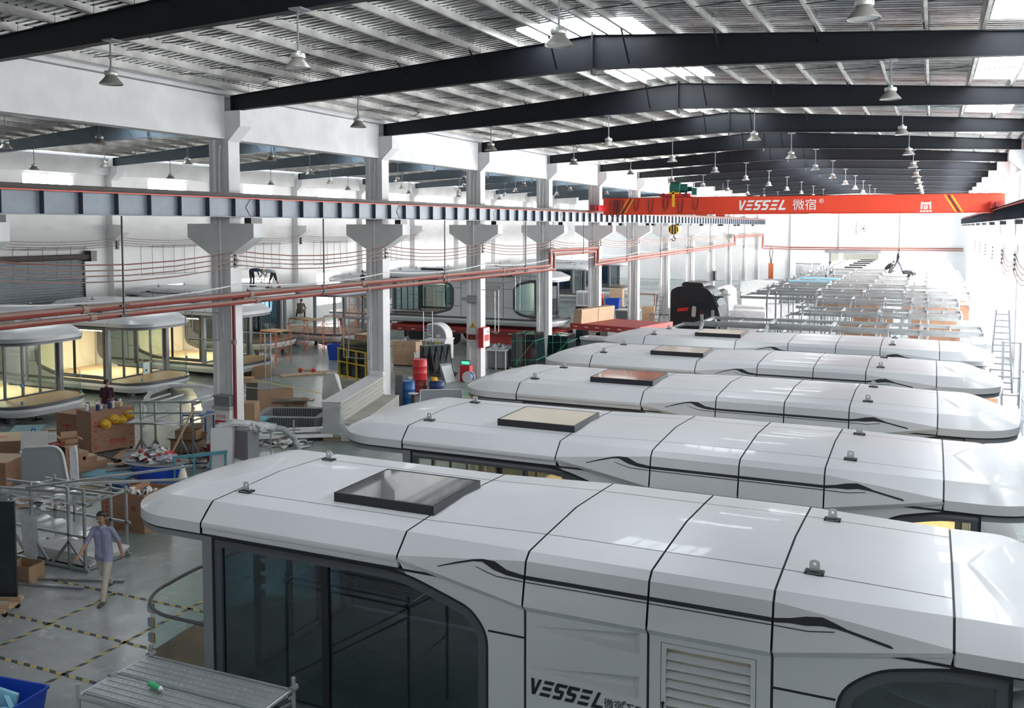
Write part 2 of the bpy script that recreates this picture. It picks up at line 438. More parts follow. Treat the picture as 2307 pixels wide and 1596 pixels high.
for k in range(3, 14):
    sky_panel(RL, XLM - 1.2, XLM, GY[k] + 5.2, GY[k] + 8.3, XLM); sky_panel(RL, XLM, XLM + 1.2, GY[k] + 5.2, GY[k] + 8.3, XLM)
# ------------------------------------------------------------------ columns between the halls
def column_meshes():
    mb = MB(); w, d = .76, .5
    # H-shaped shaft: grooved faces towards -y and +y
    poly = [(-w, 0), (-w + .16, 0), (-w + .20, .06), (-.26, .06), (-.22, 0), (0, 0), (0, d), (-.22, d), (-.26, d - .06), (-w + .20, d - .06), (-w + .16, d), (-w, d)]
    mb.prism(poly, 0, 10.72, 'z')
    shaft = mb.mesh('column_shaft', 'conc')
    mb = MB(); c = -.38                                   # corbel on both sides under the crane rails
    mb.prism([(c - 1.3, 7.3), (c + 1.3, 7.3), (c + 1.3, 6.88), (c + .42, 6.35), (c - .42, 6.35), (c - 1.3, 6.88)], -.01, d + .01, 'y')
    corbel = mb.mesh('corbel', 'conc')
    mb = MB()
    mb.prism([(0, 10.72), (.48, 10.72), (.48, 10.25), (0, 9.80)], -.01, d + .01, 'y')
    mb.prism([(-w, 10.72), (-w - .48, 10.72), (-w - .48, 10.25), (-w, 9.80)], -.01, d + .01, 'y')
    return shaft, corbel, mb.mesh('beam_seat', 'conc')
CM = column_meshes()
TB = MB().box(-.60, -.12, .5, 8.65, 9.88, 11.17).box(-.75, 0, 0, 8.65, 11.2, 11.42).mesh('tie_beam', 'conc')
trim = struct('wall_left')                                # the open frame of columns on the left of the main hall
for k, y in enumerate(GY):
    yy = y - .25
    if yy > 124: continue
    c = bpy.data.objects.new('column', CM[0]); COL.objects.link(c); c.location = (XL, yy, 0); c.parent = trim
    inst(CM[1], 'corbel', c); inst(CM[2], 'beam_seat', c)
    if k < 15: inst(TB, 'tie_beam', trim, (XL, yy, 0))
    mb = MB()                                             # earthing strip down the face of the shaft
    mb.tube([(-.30, -.02, 9.7), (-.36, -.02, 9.2), (-.36, -.02, 7.5), (-.38, -.03, 7.0), (-.36, -.02, 6.2), (-.36, .03, 4)], .02, 5)
    if 3 < k < 10: mb.build('conduit', 'conc', c)
# right wall
wr = struct('wall_right')
for k, y in enumerate(GY):
    yy = y - .25
    c = bpy.data.objects.new('column', CM[0]); COL.objects.link(c); c.parent = wr; c.location = (XR + .76, yy, 0)
    MB().prism([(-.76, 7.3), (-1.5, 7.3), (-1.5, 6.88), (-.76, 6.35)], -.01, .51, 'y').build('corbel', 'conc', c)
    inst(CM[2], 'beam_seat', c)
    if k < 15: inst(TB, 'tie_beam', wr, (XR + .72, yy, 0))
WX = 4.35
pan = MB(); wins = []
for k, y in enumerate(GY[:-1]):
    a, b = y + .25, y + 8.4
    if k < 5:                                             # nearer bays, out of view: high windows widened to light the tie beams
        hs = [[(a + .7, 8.4), (b - .7, 8.4), (b - .7, 9.75), (a + .7, 9.75)]]
    else:
        hs = [[(a + .7, 8.4), (b - .7, 8.4), (b - .7, 9.75), (a + .7, 9.75)], [(a + .9, .9), (b - .9, .9), (b - .9, 5.9), (a + .9, 5.9)]]
    MB().prism([(y, 0), (y + 8.65, 0), (y + 8.65, 11.3), (y, 11.3)], WX, WX + .24, 'x', holes=hs).build('wall_panel', 'wallw', wr)
    for h in hs: wins.append((h[0][0], h[1][0], h[0][1], h[2][1], k))
nwin = 0
def window(x, y0, y1, z0, z1, mat, n=3, face=1):
    global nwin; nwin += 1
    w = bpy.data.objects.new('window_%d' % nwin, None); COL.objects.link(w); w['kind'] = 'structure'; w.location = (x, y0, z0)
    L, H = y1 - y0, z1 - z0
    for i in range(n):
        MB().box(0, .01, i * L / n + .02, (i + 1) * L / n - .02, .03, H - .03).build('pane', mat, w)
    mb = MB()
    for i in range(n + 1): mb.box(-.03, .05, min(max(i * L / n - .025, 0), L - .05), min(max(i * L / n + .025, .05), L), 0, H)
    mb.box(-.03, .05, 0, L, 0, .05); mb.box(-.03, .05, 0, L, H - .05, H)
    mb.build('frame', 'whitem', w)
for y0, y1, z0, z1, k in wins: window(WX + .12, y0, y1, z0, z1, 'winb' if k > 7 else 'winl', 4)
# back wall of the left hall
wb = struct('wall_back')
BX = -44.0
for k, y in enumerate(GY[:-1]):
    ww = [(y + 3.0, 9.28), (y + 6.2, 9.28), (y + 6.2, 10.12), (y + 3.0, 10.12)]
    hs = [ww]
    low = None
    if k in (5, 6, 7, 8, 9, 10, 11): hs.append([(y + 2.7, 1.0), (y + 6.0, 1.0), (y + 6.0, 3.6), (y + 2.7, 3.6)])
    MB().prism([(y, 0), (y + 8.65, 0), (y + 8.65, 11.3), (y, 11.3)], BX - .24, BX, 'x', holes=hs).build('wall_panel', 'wallw', wb)
    window(BX - .1, ww[0][0], ww[1][0], 9.28, 10.12, 'wint', 2)
    if len(hs) > 1: window(BX - .1, y + 2.7, y + 6.0, 1.0, 3.6, 'wine', 4)
    c = bpy.data.objects.new('column', MB().box(0, .5, 0, .5, 0, 10.72).mesh('column_shaft', 'conc')); COL.objects.link(c); c.parent = wb; c.location = (BX, y - .25, 0)
    MB().prism([(.5, 7.3), (1.3, 7.3), (1.3, 6.88), (.5, 6.35)], 0, .5, 'y').build('corbel', 'conc', c)
    MB().prism([(.5, 10.72), (.95, 10.72), (.95, 10.3), (.5, 9.9)], 0, .5, 'y').build('beam_seat', 'conc', c)
    MB().box(0, .30, .5, 8.65, 10.2, 11.17).build('tie_beam', 'conc', wb, loc=(BX, y - .25, 0))
    MB().box(0, .06, .5, 8.65, 7.0, 7.25).build('wall_band', 'conc', wb, loc=(BX, y - .25, 0))
    MB().tube([(.62, .7, 0), (.62, .7, 10.3)], .08, 8).build('downpipe', 'gmid', wb, loc=(BX - .5, y - .25, 0))
    if 3 < k < 10:                                         # hanging window bars on the wall
        mb = MB()
        for i in range(6): mb.tube([(.12, 2.2 + i * .9, 4.2), (.12, 2.2 + i * .9, 6.0), (.12, 2.2 + i * .9 + .12, 6.12)], .018, 4)
        mb.tube([(.12, 2.2, 4.25), (.12, 6.9, 4.25)], .018, 4); mb.tube([(.12, 2.2, 6.0), (.12, 6.9, 6.0)], .018, 4)
        mb.build('wall_grille', 'gmid', wb, loc=(BX, y, 0))
        for i in range(4):
            z = 6.15 + .14 * i
            MB().tube([(.7, .2 + 8.65 * t, z - .22 * 4 * t * (1 - t)) for t in (0, .15, .3, .5, .7, .85, 1)], .014, 4).build('wall_cable', 'pipet', wb, loc=(BX, y, 0))
        MB().box(.5, .62, .05, .2, 5.9, 6.8).build('insulator_rack', 'black', wb, loc=(BX, y - .1, 0))
# far wall and rear wall
def end_wall(name, y, s, hs):
    w = struct(name)
    MB().prism([(-44.2, 0), (4.6, 0), (4.6, 11.3), (XM, 12.25), (-20, 11.3), (XLM, 12.25), (-44.2, 11.3)], y, y + s * .24, 'y', holes=hs).build('wall_panel', 'wallw', w)
    return w
wf = end_wall('wall_far', Y1, 1, [[(-12, 0.01), (-6.2, 0.01), (-6.2, 3.8), (-12, 3.8)], [(-14.8, 8.6), (-12.0, 8.6), (-12.0, 9.7), (-14.8, 9.7)]])
for x in (-16.9, -10.9, -3.7): MB().box(x, x + .5, Y1 - .4, Y1, 0, 11.2).build('column', 'conc', wf)
end_wall('wall_rear', Y0, -1, [])
nwin += 1
w = bpy.data.objects.new('window_%d' % nwin, None); COL.objects.link(w); w['kind'] = 'structure'; w.location = (-14.8, Y1 + .1, 8.6)
MB().box(0, 2.8, 0, .02, 0, 1.1).build('pane', 'winl', w)
dr = struct('door_1'); dr.location = (-12, Y1, 0)
MB().box(-.3, 6.1, -.45, -.05, 3.85, 4.25).build('shutter_box', 'gmid', dr)
MB().box(0, .12, -.1, .1, 0, 3.85).build('frame', 'gmid', dr); MB().box(5.68, 5.8, -.1, .1, 0, 3.85).build('frame', 'gmid', dr)
yard = MB().box(-24, 8, Y1 + 9, Y1 + 9.3, 0, 4.5).build('wall_yard', 'cream'); yard['kind'] = 'structure'
fan = thing('exhaust_fan', 'round exhaust fan opening in a grey square housing on the far white wall', 'fan', (-8.0, Y1 - .1, 7.0))
MB().prism([(-.75, -.75), (.75, -.75), (.75, .75), (-.75, .75)], -.25, 0, 'y', holes=[[(.55 * cos(a * pi / 10), .55 * sin(a * pi / 10)) for a in range(20)]]).build('housing', 'concd', fan)
mb = MB()
mb.prism([(.54 * cos(a * pi / 10), .54 * sin(a * pi / 10)) for a in range(20)], -.06, -.04, 'y'); mb.build('opening', 'winl', fan)
for i in range(5):
    a = i * 2 * pi / 5
    MB().prism([(0, -.06), (.5, -.14), (.5, .10), (0, .06)], -.12, -.10, 'y').xf(Matrix.Rotation(a, 4, 'Y')).build('blade', 'gmid', fan)
# roll-up door in the back wall
rd = struct('door_2'); rd.location = (BX + .1, 28.6, 0)
mb = MB(); H = 5.3; n = 36; vs = []; fs = []
for i in range(n * 4 + 1):
    z = H * i / (n * 4); vs += [(.07 * sin(i * pi / 2), 0, z), (.07 * sin(i * pi / 2), 9.2, z)]
for i in range(n * 4): fs.append((2 * i, 2 * i + 1, 2 * i + 3, 2 * i + 2))
mb.add(vs, fs).build('shutter_curtain', 'gshirt', rd, ang=20)
MB().tube([(.25, -.2, 5.5), (.25, 9.4, 5.5)], .17, 10).build('roller_tube', 'rust', rd)
MB().box(.0, .5, 9.35, 9.75, 5.25, 5.85).build('motor', 'black', rd)
MB().box(-.05, .08, 9.2, 9.3, 0, 5.4).build('guide', 'black', rd)
# ------------------------------------------------------------------ crane rails
def rail(name, x, y0, y1, label, side):
    t = thing(name, label, 'crane rail', (x, y0, 7.49), 0); L = y1 - y0
    mb = MB(); mb.box(-.008, .008, 0, L, .016, .565); mb.box(-.16, .16, 0, L, 0, .018); mb.box(-.18, .18, 0, L, .56, .58); mb.build('girder', 'rail', t)
    mb = MB(); mb.box(-.055, .055, 0, L, .58, .60); mb.box(-.015, .015, 0, L, .60, .68); mb.box(-.035, .035, 0, L, .68, .715); mb.build('rail_head', 'rust', t)
    MB().box(side * .19, side * .21, 0, L, .545, .575).build('conductor_bar', 'redln', t)
    st = MB().box(-.15, .15, -.006, .006, .018, .56).mesh('stiffener', 'railb'); n = int((L - .7) / 1.08)
    for i in range(n + 1): inst(st, 'stiffener', t, (0, i * 1.08 + .6, 0))
    for y in GY:
        if y0 < y < y1 - 1:
            d = MB().prism([(0, .30), (.22, .03), (.44, .30), (.22, .55)], 0, .016, 'x'); o = d.build('splice_plate', 'rail', t); o.location = (side * .012, y - y0 - .35, 0)
            MB().cbox(0, y - y0, -.1, .26, .5, .17).build('bearing_block', 'black', t)
    return t
rail('crane_rail', -18.9, -6.0, 117.6, 'long blue-grey crane runway beam with a red conductor line on the left columns', 1)
rail('crane_rail', 2.95, -6.0, 112.5, 'black crane runway beam under the right roof edge, seen nearly end on', -1)

rail('crane_rail', -20.95, 60.0, 117.6, 'far blue-grey crane runway beam on the left hall side of the columns', -1)
# ------------------------------------------------------------------ prefabricated capsule house
HL = 6.4
S0, S1, S2, S3, S4, S5 = -4.6, -1.45, .28, 1.76, 3.09, 4.79
SECE = [(0, 3.43), (-1.03, 3.385), (-1.47, 3.365), (-1.71, 3.13), (-1.72, 3.10), (-1.72, 3.06)]
SECM = [(0, 3.48), (-1.03, 3.43), (-1.58, 3.395), (-1.68, 3.31), (-1.79, 2.81), (-1.70, 2.72)]
def sec(x):
    if x <= S1 or x >= S5: t = 0
    elif x < S2: t = (x - S1) / (S2 - S1)
    elif x <= S4: t = 1
    else: t = (S5 - x) / (S5 - S4)
    return [(a[0] * (1 - t) + b[0] * t, a[1] * (1 - t) + b[1] * t) for a, b in zip(SECE, SECM)]
def plan(n=14, r=1.05, hw=1.72, xe=HL, x0=-S0, bulge=.06):        # outline of one end, from (x0,-hw) round to (x0,hw); returns point, normal
    pts = [((x0, -hw), (0, -1)), ((xe - r - .3, -hw), (0, -1))]
    for i in range(n + 1):
        a = -pi / 2 + pi / 2 * i / n
        pts.append(((xe - bulge - r + r * cos(a), -hw + r + r * sin(a)), (cos(a), sin(a))))
    for i in range(1, 5):
        y = (-hw + r) * (1 - i / 5 * 2); pts.append(((xe - bulge * (y / (hw - r)) ** 2, y), Vector((1, 2 * bulge * y / (hw - r) ** 2)).normalized()))
    for i in range(n + 1):
        a = pi / 2 * i / n
        pts.append(((xe - bulge - r + r * cos(a), hw - r + r * sin(a)), (cos(a), sin(a))))
    return pts + [((xe - r - .3, hw), (0, 1)), ((x0, hw), (0, 1))]
def ring_loft(rings, s=1):
    mb = MB(); k = len(rings[0]); fs = []
    for a in range(len(rings) - 1):
        for i in range(k - 1): fs.append((a * k + i, a * k + i + 1, (a + 1) * k + i + 1, (a + 1) * k + i))
    return mb.add([(s * x, y, z) for r in rings for x, y, z in r], fs)
def cap(s, x0):
    P = plan(x0=x0 + .012); rings = [[(p[0][0], p[0][1], z) for p in P] for z in (2.97, 3.12)]
    fold = []
    for (p, nrm) in P:
        ff = max(0, nrm[0]); w = ff * ff * (3 - 2 * ff); q = .25 + .14 * w
        fold.append((p[0] - nrm[0] * q, p[1] - nrm[1] * q, 3.365 - .085 * w))
    rings.append([(p[0] * .5 + f[0] * .5, p[1] * .5 + f[1] * .5, 3.12 * .5 + f[2] * .5 + .012) for (p, n), f in zip(P, fold)])
    rings.append(fold)
    for t in (.12, .26, .42, .6, .8, 1.0):
        rings.append([(x + (x0 + .012 + max(0, x - x0 - .012) * .25 - x) * t, y * (1 - t), z + (3.428 - z) * (t * (2 - t) if z < 3.36 else t)) for x, y, z in fold])
    return ring_loft(rings, s).mesh('end_cap', 'white', 32)
def roof_seg(xa, xb, i0, i1, nx, mat='white', g=.012, drop=0):
    xs = [xa + g + (xb - xa - 2 * g) * i / nx for i in range(nx + 1)]; mb = MB(); out = []
    for s in ((1, -1) if i0 else (1,)):
        rings = []
        for x in xs:
            p = sec(x)[i0:i1]
            if i0 == 0: q = p + [(-y, z) for y, z in p[:0:-1]]; q = sorted(q, key=lambda t: t[0])
            else: q = p
            q = list(q)
            if i0: q[0] = (q[0][0] - .008, q[0][1])
            elif True: q[0] = (q[0][0] + .008, q[0][1]); q[-1] = (q[-1][0] - .008, q[-1][1])
            rings.append([(x, s * y, z - drop) for y, z in q])
        out.append(ring_loft(rings).mesh('roof_panel', mat, 22))
    return out
def rpoly(pts, r, n=5):                                   # round the corners of a polygon
    o = []; k = len(pts)
    for i in range(k):
        p = Vector(pts[i]); a = Vector(pts[i - 1]); b = Vector(pts[(i + 1) % k]); rr = r[i] if isinstance(r, (list, tuple)) else r
        if rr <= 0: o.append(tuple(p)); continue
        d1 = (a - p); d2 = (b - p); l = min(rr, d1.length * .45, d2.length * .45)
        s = p + d1.normalized() * l; e = p + d2.normalized() * l
        for j in range(n + 1):
            t = j / n; o.append(tuple(s * (1 - t) ** 2 + p * 2 * t * (1 - t) + e * t * t))
    return o
def inset(poly, d):
    k = len(poly); o = []; A = sum(poly[i][0] * poly[(i + 1) % k][1] - poly[(i + 1) % k][0] * poly[i][1] for i in range(k))
    sg = 1 if A > 0 else -1
    for i in range(k):
        p = Vector(poly[i]); e1 = (p - Vector(poly[i - 1])).normalized(); e2 = (Vector(poly[(i + 1) % k]) - p).normalized()
        n1 = Vector((-e1.y, e1.x)) * sg; n2 = Vector((-e2.y, e2.x)) * sg; b = (n1 + n2)
        b = b.normalized() if b.length > 1e-6 else n1
        o.append(tuple(p + b * d / max(.4, b.dot(n1))))
    return o
ZB, ZT = .74, 2.95
WIN1 = rpoly([(S0 + .18, ZB), (-1.45, ZB), (-.42, 1.02), (-.20, 1.30), (-.20, 2.36), (-.42, 2.64), (-1.40, ZT), (S0 + .18, ZT)], [0, .35, .16, .16, .16, .16, .35, 0])
WIN2 = rpoly([(4.80, ZB), (5.30, ZB), (5.30, ZT), (4.80, ZT), (4.10, 2.80), (3.72, 2.50), (3.72, 1.15), (4.10, .86)], [.3, 0, 0, .3, .2, .3, .3, .2])
def capsule_meshes():
    D = {}
    D['cap'] = [cap(-1, -S0), cap(1, S5)]
    roofp = []
    for xa, xb, nx in ((S0, S1, 2), (S1, S2, 8), (S2, S3, 1), (S3, S4, 1), (S4, S5, 8)):
        roofp += roof_seg(xa, xb, 0, 2, nx) + roof_seg(xa, xb, 1, 6, nx)
    D['roof'] = roofp
    core = []
    xs = [S0] + [S1 + (S2 - S1) * i / 8 for i in range(9)] + [S3] + [S4 + (S5 - S4) * i / 8 for i in range(9)]
    rings = []
    for x in [S0 - .03] + xs + [S5 + .03]:
        p = sec(x); q = p + [(-y, z) for y, z in p[:0:-1]]; q = sorted(q, key=lambda t: t[0]); q = [(y * .992, z - .016) for y, z in q]
        p = p[:4] + [(p[4][0] + .05, p[4][1] + .03)]; full = p[::-1] + [(-y, z) for y, z in p[1:]]
        rings.append([(x, y * .993, z - .014) for y, z in full])
    D['core'] = ring_loft(rings).mesh('seam_gasket', 'dark')
    # side walls: white panels around the windows
    y = -1.70
    for key, s in (('n', -1), ('f', 1)):
        y = s * 1.70; t = s * -.05
        edge = [p for p in WIN1 if p[0] >= -1.46]; edge = sorted(edge, key=lambda p: p[1])
        lo = [(S1, .60)] + [(S2 - .012, .60), (S2 - .012, 2.73)] + [(S1, 3.07)]
        w1 = [(S1, .62), (S2 - .012, .62), (S2 - .012, 2.79), (S1, 3.085)] + [p for p in reversed(edge)]
        edge2 = [p for p in WIN2 if p[0] <= 4.81]; edge2 = sorted(edge2, key=lambda p: p[1])
        w3 = [(S5, 3.085), (S4 + .012, 2.79), (S4 + .012, .62), (S5, .62)] + edge2
        D['wall' + key] = [MB().prism(w1, y, y + t, 'y').mesh('wall_panel', 'white'), MB().prism(w3, y, y + t, 'y').mesh('wall_panel', 'white')]
        for xa, xb in ((S0 + .01, S1), (S5, 5.30)): D['wall' + key].append(MB().box(xa, xb, min(y, y + t), max(y, y + t), 2.965, 3.075).mesh('wall_panel', 'white'))
        # embossed panel S2..S3
        xa, xb = S2 + .012, S3 - .012; xr = S3 - .10
        recs = [((xa + .02, 2.55), (xr, 2.715), (xr, 2.47)), ((xa + .02, 2.06), (xr, 2.22), (xr, 1.96)), ((xa + .02, 1.56), (xr, 1.72), (xr, 1.46))]
        mb = MB(); outer = [(xa, .62), (xb, .62), (xb, 2.79), (xa, 2.79)]
        loops = [outer] + [list(r) for r in recs]
        tr = tessellate_polygon([[Vector((a, b, 0)) for a, b in l] for l in loops]); flat = [p for l in loops for p in l]
        mb.add([(a, y, b) for a, b in flat], [tuple(q) for q in tr])
        for a, b, c in recs:
            dp = -s * .12; w = [(a[0], y, a[1]), (b[0], y, b[1]), (c[0], y, c[1]), (b[0] - .10, y + dp, b[1] - .10), (c[0] - .10, y + dp, c[1] + .06)]
            mb.add(w, [(0, 1, 3), (1, 2, 4, 3), (0, 4, 2), (0, 3, 4)])
        D['wall' + key].append(mb.mesh('wall_panel', 'white', 20))
        lx0, lx1, lz0, lz1 = S3 + .14, S4 - .16, .95, 2.66
        hole = [(lx0, lz0), (lx1, lz0), (lx1, lz1), (lx0, lz1)]
        D['wall' + key].append(MB().prism([(S3 + .012, .62), (S4 - .012, .62), (S4 - .012, 2.79), (S3 + .012, 2.79)], y, y + t, 'y', holes=[hole]).mesh('wall_panel', 'white'))
        fr = [(lx0 + .06, lz0 + .06), (lx1 - .06, lz0 + .06), (lx1 - .06, lz1 - .06), (lx0 + .06, lz1 - .06)]
        D['door' + key] = MB().prism([(lx0 + .008, lz0 + .008), (lx1 - .008, lz0 + .008), (lx1 - .008, lz1 - .008), (lx0 + .008, lz1 - .008)], y, y + t * .8, 'y', holes=[fr]).mesh('louvre_door', 'white')
        D['back' + key] = MB().box(lx0, lx1, min(y + t * 3, y + t * 3.2), max(y + t * 3, y + t * 3.2), lz0, lz1).mesh('louvre_back', 'dark')
        a, b = (y + s * .0, y - s * .06)
        D['slat' + key] = MB().add([(lx0 + .06, a, 0), (lx1 - .06, a, 0), (lx1 - .06, b, .05), (lx0 + .06, b, .05), (lx0 + .06, a, -.008), (lx1 - .06, a, -.008), (lx1 - .06, b, .042), (lx0 + .06, b, .042)],
                                   [(0, 1, 2, 3), (7, 6, 5, 4), (0, 4, 5, 1), (2, 6, 7, 3), (0, 3, 7, 4), (1, 5, 6, 2)]).mesh('slat', 'white')
        D['lock' + key] = MB().tube([(lx0 + .03, y, 1.98), (lx0 + .03, y + s * .025, 1.98)], .018, 8).box(lx0 + .022, lx0 + .038, min(y, y + s * .02), max(y, y + s * .02), 1.9, 1.97).mesh('lock', 'dark')
        # frames and panes
        for nm, W_ in (('1', WIN1), ('2', WIN2)):
            W0 = W_ if nm == '1' else W_
            D['frame' + nm + key] = MB().prism(inset(W0, .008), y - s * .01, y - s * .09, 'y', holes=[inset(W0, .14)]).mesh('window_frame', 'gframe')
            D['bead' + nm + key] = MB().prism(W0, y + s * .004, y - s * .05, 'y', holes=[inset(W0, .03)]).mesh('window_gasket', 'dark')
            D['pane' + nm + key] = MB().prism(inset(W0, .13), y - s * .05, y - s * .056, 'y').mesh('window_pane', 'glt')
        mb = MB(); mb.box(-2.62, -2.52, min(y - s * .02, y - s * .08), max(y - s * .02, y - s * .08), ZB + .12, ZT - .12); D['mull' + key] = mb.mesh('mullion', 'black')
        mb = MB()
        def st(pl): mb.prism(pl, y * 1.0 + s * .002, y + s * .006, 'y')
        ZS = 3.12
        # black ornament lines, following the wall between edge and ledge
        def line(pts, w):
            for (a, b, w0), (c, d, w1) in zip(pts[:-1], pts[1:]):
                q = []
                for X, Z in ((a, b - w0 / 2), (c, d - w1 / 2), (c, d + w1 / 2), (a, b + w0 / 2)):
                    sx = sec(X); (ya, za), (yb, zb) = sx[3], sx[4]
                    tt = (za - Z) / max(1e-3, za - zb); q.append((X, -s * (ya + (yb - ya) * tt) * -1 if False else s * (abs(ya) + (abs(yb) - abs(ya)) * tt + .004), Z))
                mb.add(q, [(0, 1, 2, 3)])
        line([(-.87, 3.09, .012), (-.62, 3.165, .022), (-.40, 3.225, .024), (-.28, 3.24, .034), (-.12, 3.205, .10), (.05, 3.15, .06), (.27, 3.13, .045)], 0)
        line([(-.36, 3.16, .008), (-.22, 3.12, .010), (-.08, 3.09, .011), (.27, 3.08, .011)], 0)
        for xa2, xb2 in ((S2 + .012, S3 - .012), (S3 + .012, S4 - .012)):
            line([(xa2, 3.13, .045), (xb2, 3.13, .045)], 0); line([(xa2, 3.08, .011), (xb2, 3.08, .011)], 0)
        line([(S4 + .012, 3.13, .045), (3.26, 3.15, .05), (3.42, 3.17, .09), (3.58, 3.19, .085), (3.72, 3.165, .05), (3.82, 3.14, .028), (4.22, 3.06, .028), (4.25, 3.052, .008)], 0)
        line([(S4 + .012, 3.08, .011), (3.44, 3.075, .011), (3.70, 3.11, .011)], 0)
        D['decal' + key] = mb.mesh('trim_stripe', 'decal')
        mb = MB()
        for z in (2.40, 1.30):
            mb.box(-.20, S2 - .01, min(y, y + s * .004), max(y, y + s * .004), z - .012, z + .012); mb.box(S4 + .01, 3.72, min(y, y + s * .004), max(y, y + s * .004), z - .012, z + .012)
        for x in (S2, S3, S4): mb.box(x - .014, x + .014, min(y + s * .002, y - s * .06), max(y + s * .002, y - s * .06), .62, 2.74)
        D['seam' + key] = mb.mesh('panel_seam', 'dark')
        mb = MB()                                          # grey band and black line under the white edge
        D['post' + key] = MB().box(S0, S0 + .17, min(y, y - s * .16), max(y, y - s * .16), .62, 2.97).mesh('corner_post', 'gmid')
    P = plan(x0=0)
    def band(z0, z1, off, mat, nm, under=0):
        O = [(p[0] - n[0] * off, p[1] - n[1] * off) for p, n in P]; loop = O + [(-x, -yy) for x, yy in O]
        out = []
        for a, b in zip(loop, loop[1:] + loop[:1]):
            if (Vector(a) - Vector(b)).length > 1e-4: out.append(a)
        return MB().prism(out, z0, z1, 'z').mesh(nm, mat)
    D['soffit_line'] = band(2.945, 2.972, .012, 'dark', 'black_line')
    D['soffit'] = band(2.86, 2.946, .03, 'gmid', 'eave_band')
    O = lambda off: [(p[0] - n[0] * off, p[1] - n[1] * off) for p, n in P]
    def hull(rz, nm, mat):
        rings = []
        for off, z in rz: o = O(off); rings.append([(x, yy, z) for x, yy in o + [(-x, -yy) for x, yy in o][1:]])
        mb = ring_loft(rings); k = len(rings[0]); mb.f.append(tuple(range(len(mb.v) - k, len(mb.v)))); mb.mi.append(0); mb.f.append(tuple(range(k))); mb.mi.append(0)
        return mb.mesh(nm, mat, 25)
    D['hull'] = hull([(.02, .56), (.0, .54), (.0, .44), (.16, .24), (.6, .13)], 'hull', 'white')
    D['hull_line'] = hull([(.03, .67), (.0, .665), (.0, .56), (.03, .54)], 'deck_edge', 'gframe')
    mb = MB(); pl = .14; yy = -1.6
    D['deck'] = [MB().box(-6.0 + .145 * i, -6.0 + .145 * i + .135, -1.66, 1.66, .63, .652).mesh('deck_board', 'wood') for i in range(1)]
    mb = MB(); o = O(.05); end = [(-x, yy) for x, yy in o if x > -S0]
    mb.prism([(S0 + .2, -1.67)] + [( -x, yy) for x, yy in o if x > 4.9] + [(S0 + .2, 1.67)], .66, .684, 'z'); D['decks'] = mb.mesh('deck_surface', 'wood')
    mb = MB().box(S0 + .2, 5.3, -1.62, 1.62, .60, .69); D['ifloor'] = mb.mesh('interior_floor', 'ply2')
    D['ceil'] = MB().box(S0 + .2, 5.3, -1.6, 1.6, 2.80, 2.86).mesh('interior_ceiling', 'cream')
    D['part'] = MB().box(-.1, 3.7, -1.58, 1.58, .66, 2.80).mesh('bathroom_core', 'cream')
    # end glazing with sliding door
    mb = MB(); x = S0 + .12
    for yy in (-1.5, -.75, 0.0, .75, 1.5): mb.box(x, x + .06, yy - .045, yy + .045, .66, 2.86)
    mb.box(x, x + .06, -1.55, 1.55, 2.76, 2.86); mb.box(x, x + .06, -1.55, 1.55, .66, .74); D['eframe'] = mb.mesh('sliding_door_frame', 'gframe')
    D['epane'] = MB().box(x + .02, x + .028, -1.5, 1.5, .72, 2.8).mesh('sliding_door_pane', 'gl')
    x = 5.24; mb = MB()
    for yy in (-1.5, -.5, .5, 1.5): mb.box(x, x + .06, yy - .045, yy + .045, .66, 2.86)
    D['eframe2'] = mb.mesh('rear_window_frame', 'gframe'); D['epane2'] = MB().box(x + .02, x + .028, -1.5, 1.5, .66, 2.86).mesh('rear_window_pane', 'glt')
    o = O(.10); g = [(-x, yy) for x, yy in o if x > 4.62]; g = [(S0 + .02, -1.62)] + g + [(S0 + .02, 1.62)]
    def wallstrip(pts, z0, z1, nm, mat): return ring_loft([[(a, b, z) for a, b in pts] for z in (z0, z1)]).mesh(nm, mat, 60)
    n3 = len(g)
    cut = [0, 14, n3 - 14, n3 - 1]
    D['guard'] = [wallstrip(g[a:b + 1], .66, 1.62, 'guard_pane', 'glg') for a, b in zip(cut[:-1], cut[1:])]
    D['rail'] = MB().tube([(a, b, 1.63) for a, b in g], .026, 6).mesh('guard_rail', 'gframe')
    D['clip'] = MB().cbox(0, 0, 0, .09, .05, .12).mesh('foam_clip', 'clipb')
    D['clipc'] = MB().cbox(0, 0, 0, .09, .02, .15).mesh('card_clip', 'card')
    D['gpos'] = g
    # rooflight
    x0, x1, y0, y1 = -2.98, -1.40, -.87, .52
    D['rl'] = MB().prism([(x0, y0), (x1, y0), (x1, y1), (x0, y1)], 3.38, 3.52, 'z', holes=[[(x0 + .03, y0 + .03), (x1 - .03, y0 + .03), (x1 - .03, y1 - .03), (x0 + .03, y1 - .03)]]).mesh('rooflight_frame', 'black')
    # lifting lug
    mb = MB(); mb.box(-.075, .075, -.06, .06, 0, .012)
    lug = rpoly([(-.055, .01), (.055, .01), (.055, .14), (-.055, .14)], [0, 0, .045, .045], 4)
    mb.prism(lug, -.008, .008, 'y', holes=[[(.018 * cos(a * pi / 6), .095 + .018 * sin(a * pi / 6)) for a in range(12)]])
    D['lug'] = mb.mesh('lifting_lug', 'lampg'); D['lugb'] = MB().box(-.10, .10, -.06, .06, -.01, .016).mesh('lug_base', 'dark')
    D['leg'] = MB().cbox(0, 0, .09, .22, .22, .18).cbox(0, 0, .01, .4, .4, .02).mesh('leg', 'gframe')
    D['led'] = MB().box(S0 + .3, 5.2, -1.56, -1.53, 2.76, 2.79).box(S0 + .3, 5.2, 1.53, 1.56, 2.76, 2.79).mesh('led_strip', 'led')
    return D
CD = capsule_meshes()
RLP = {}
PV = {}
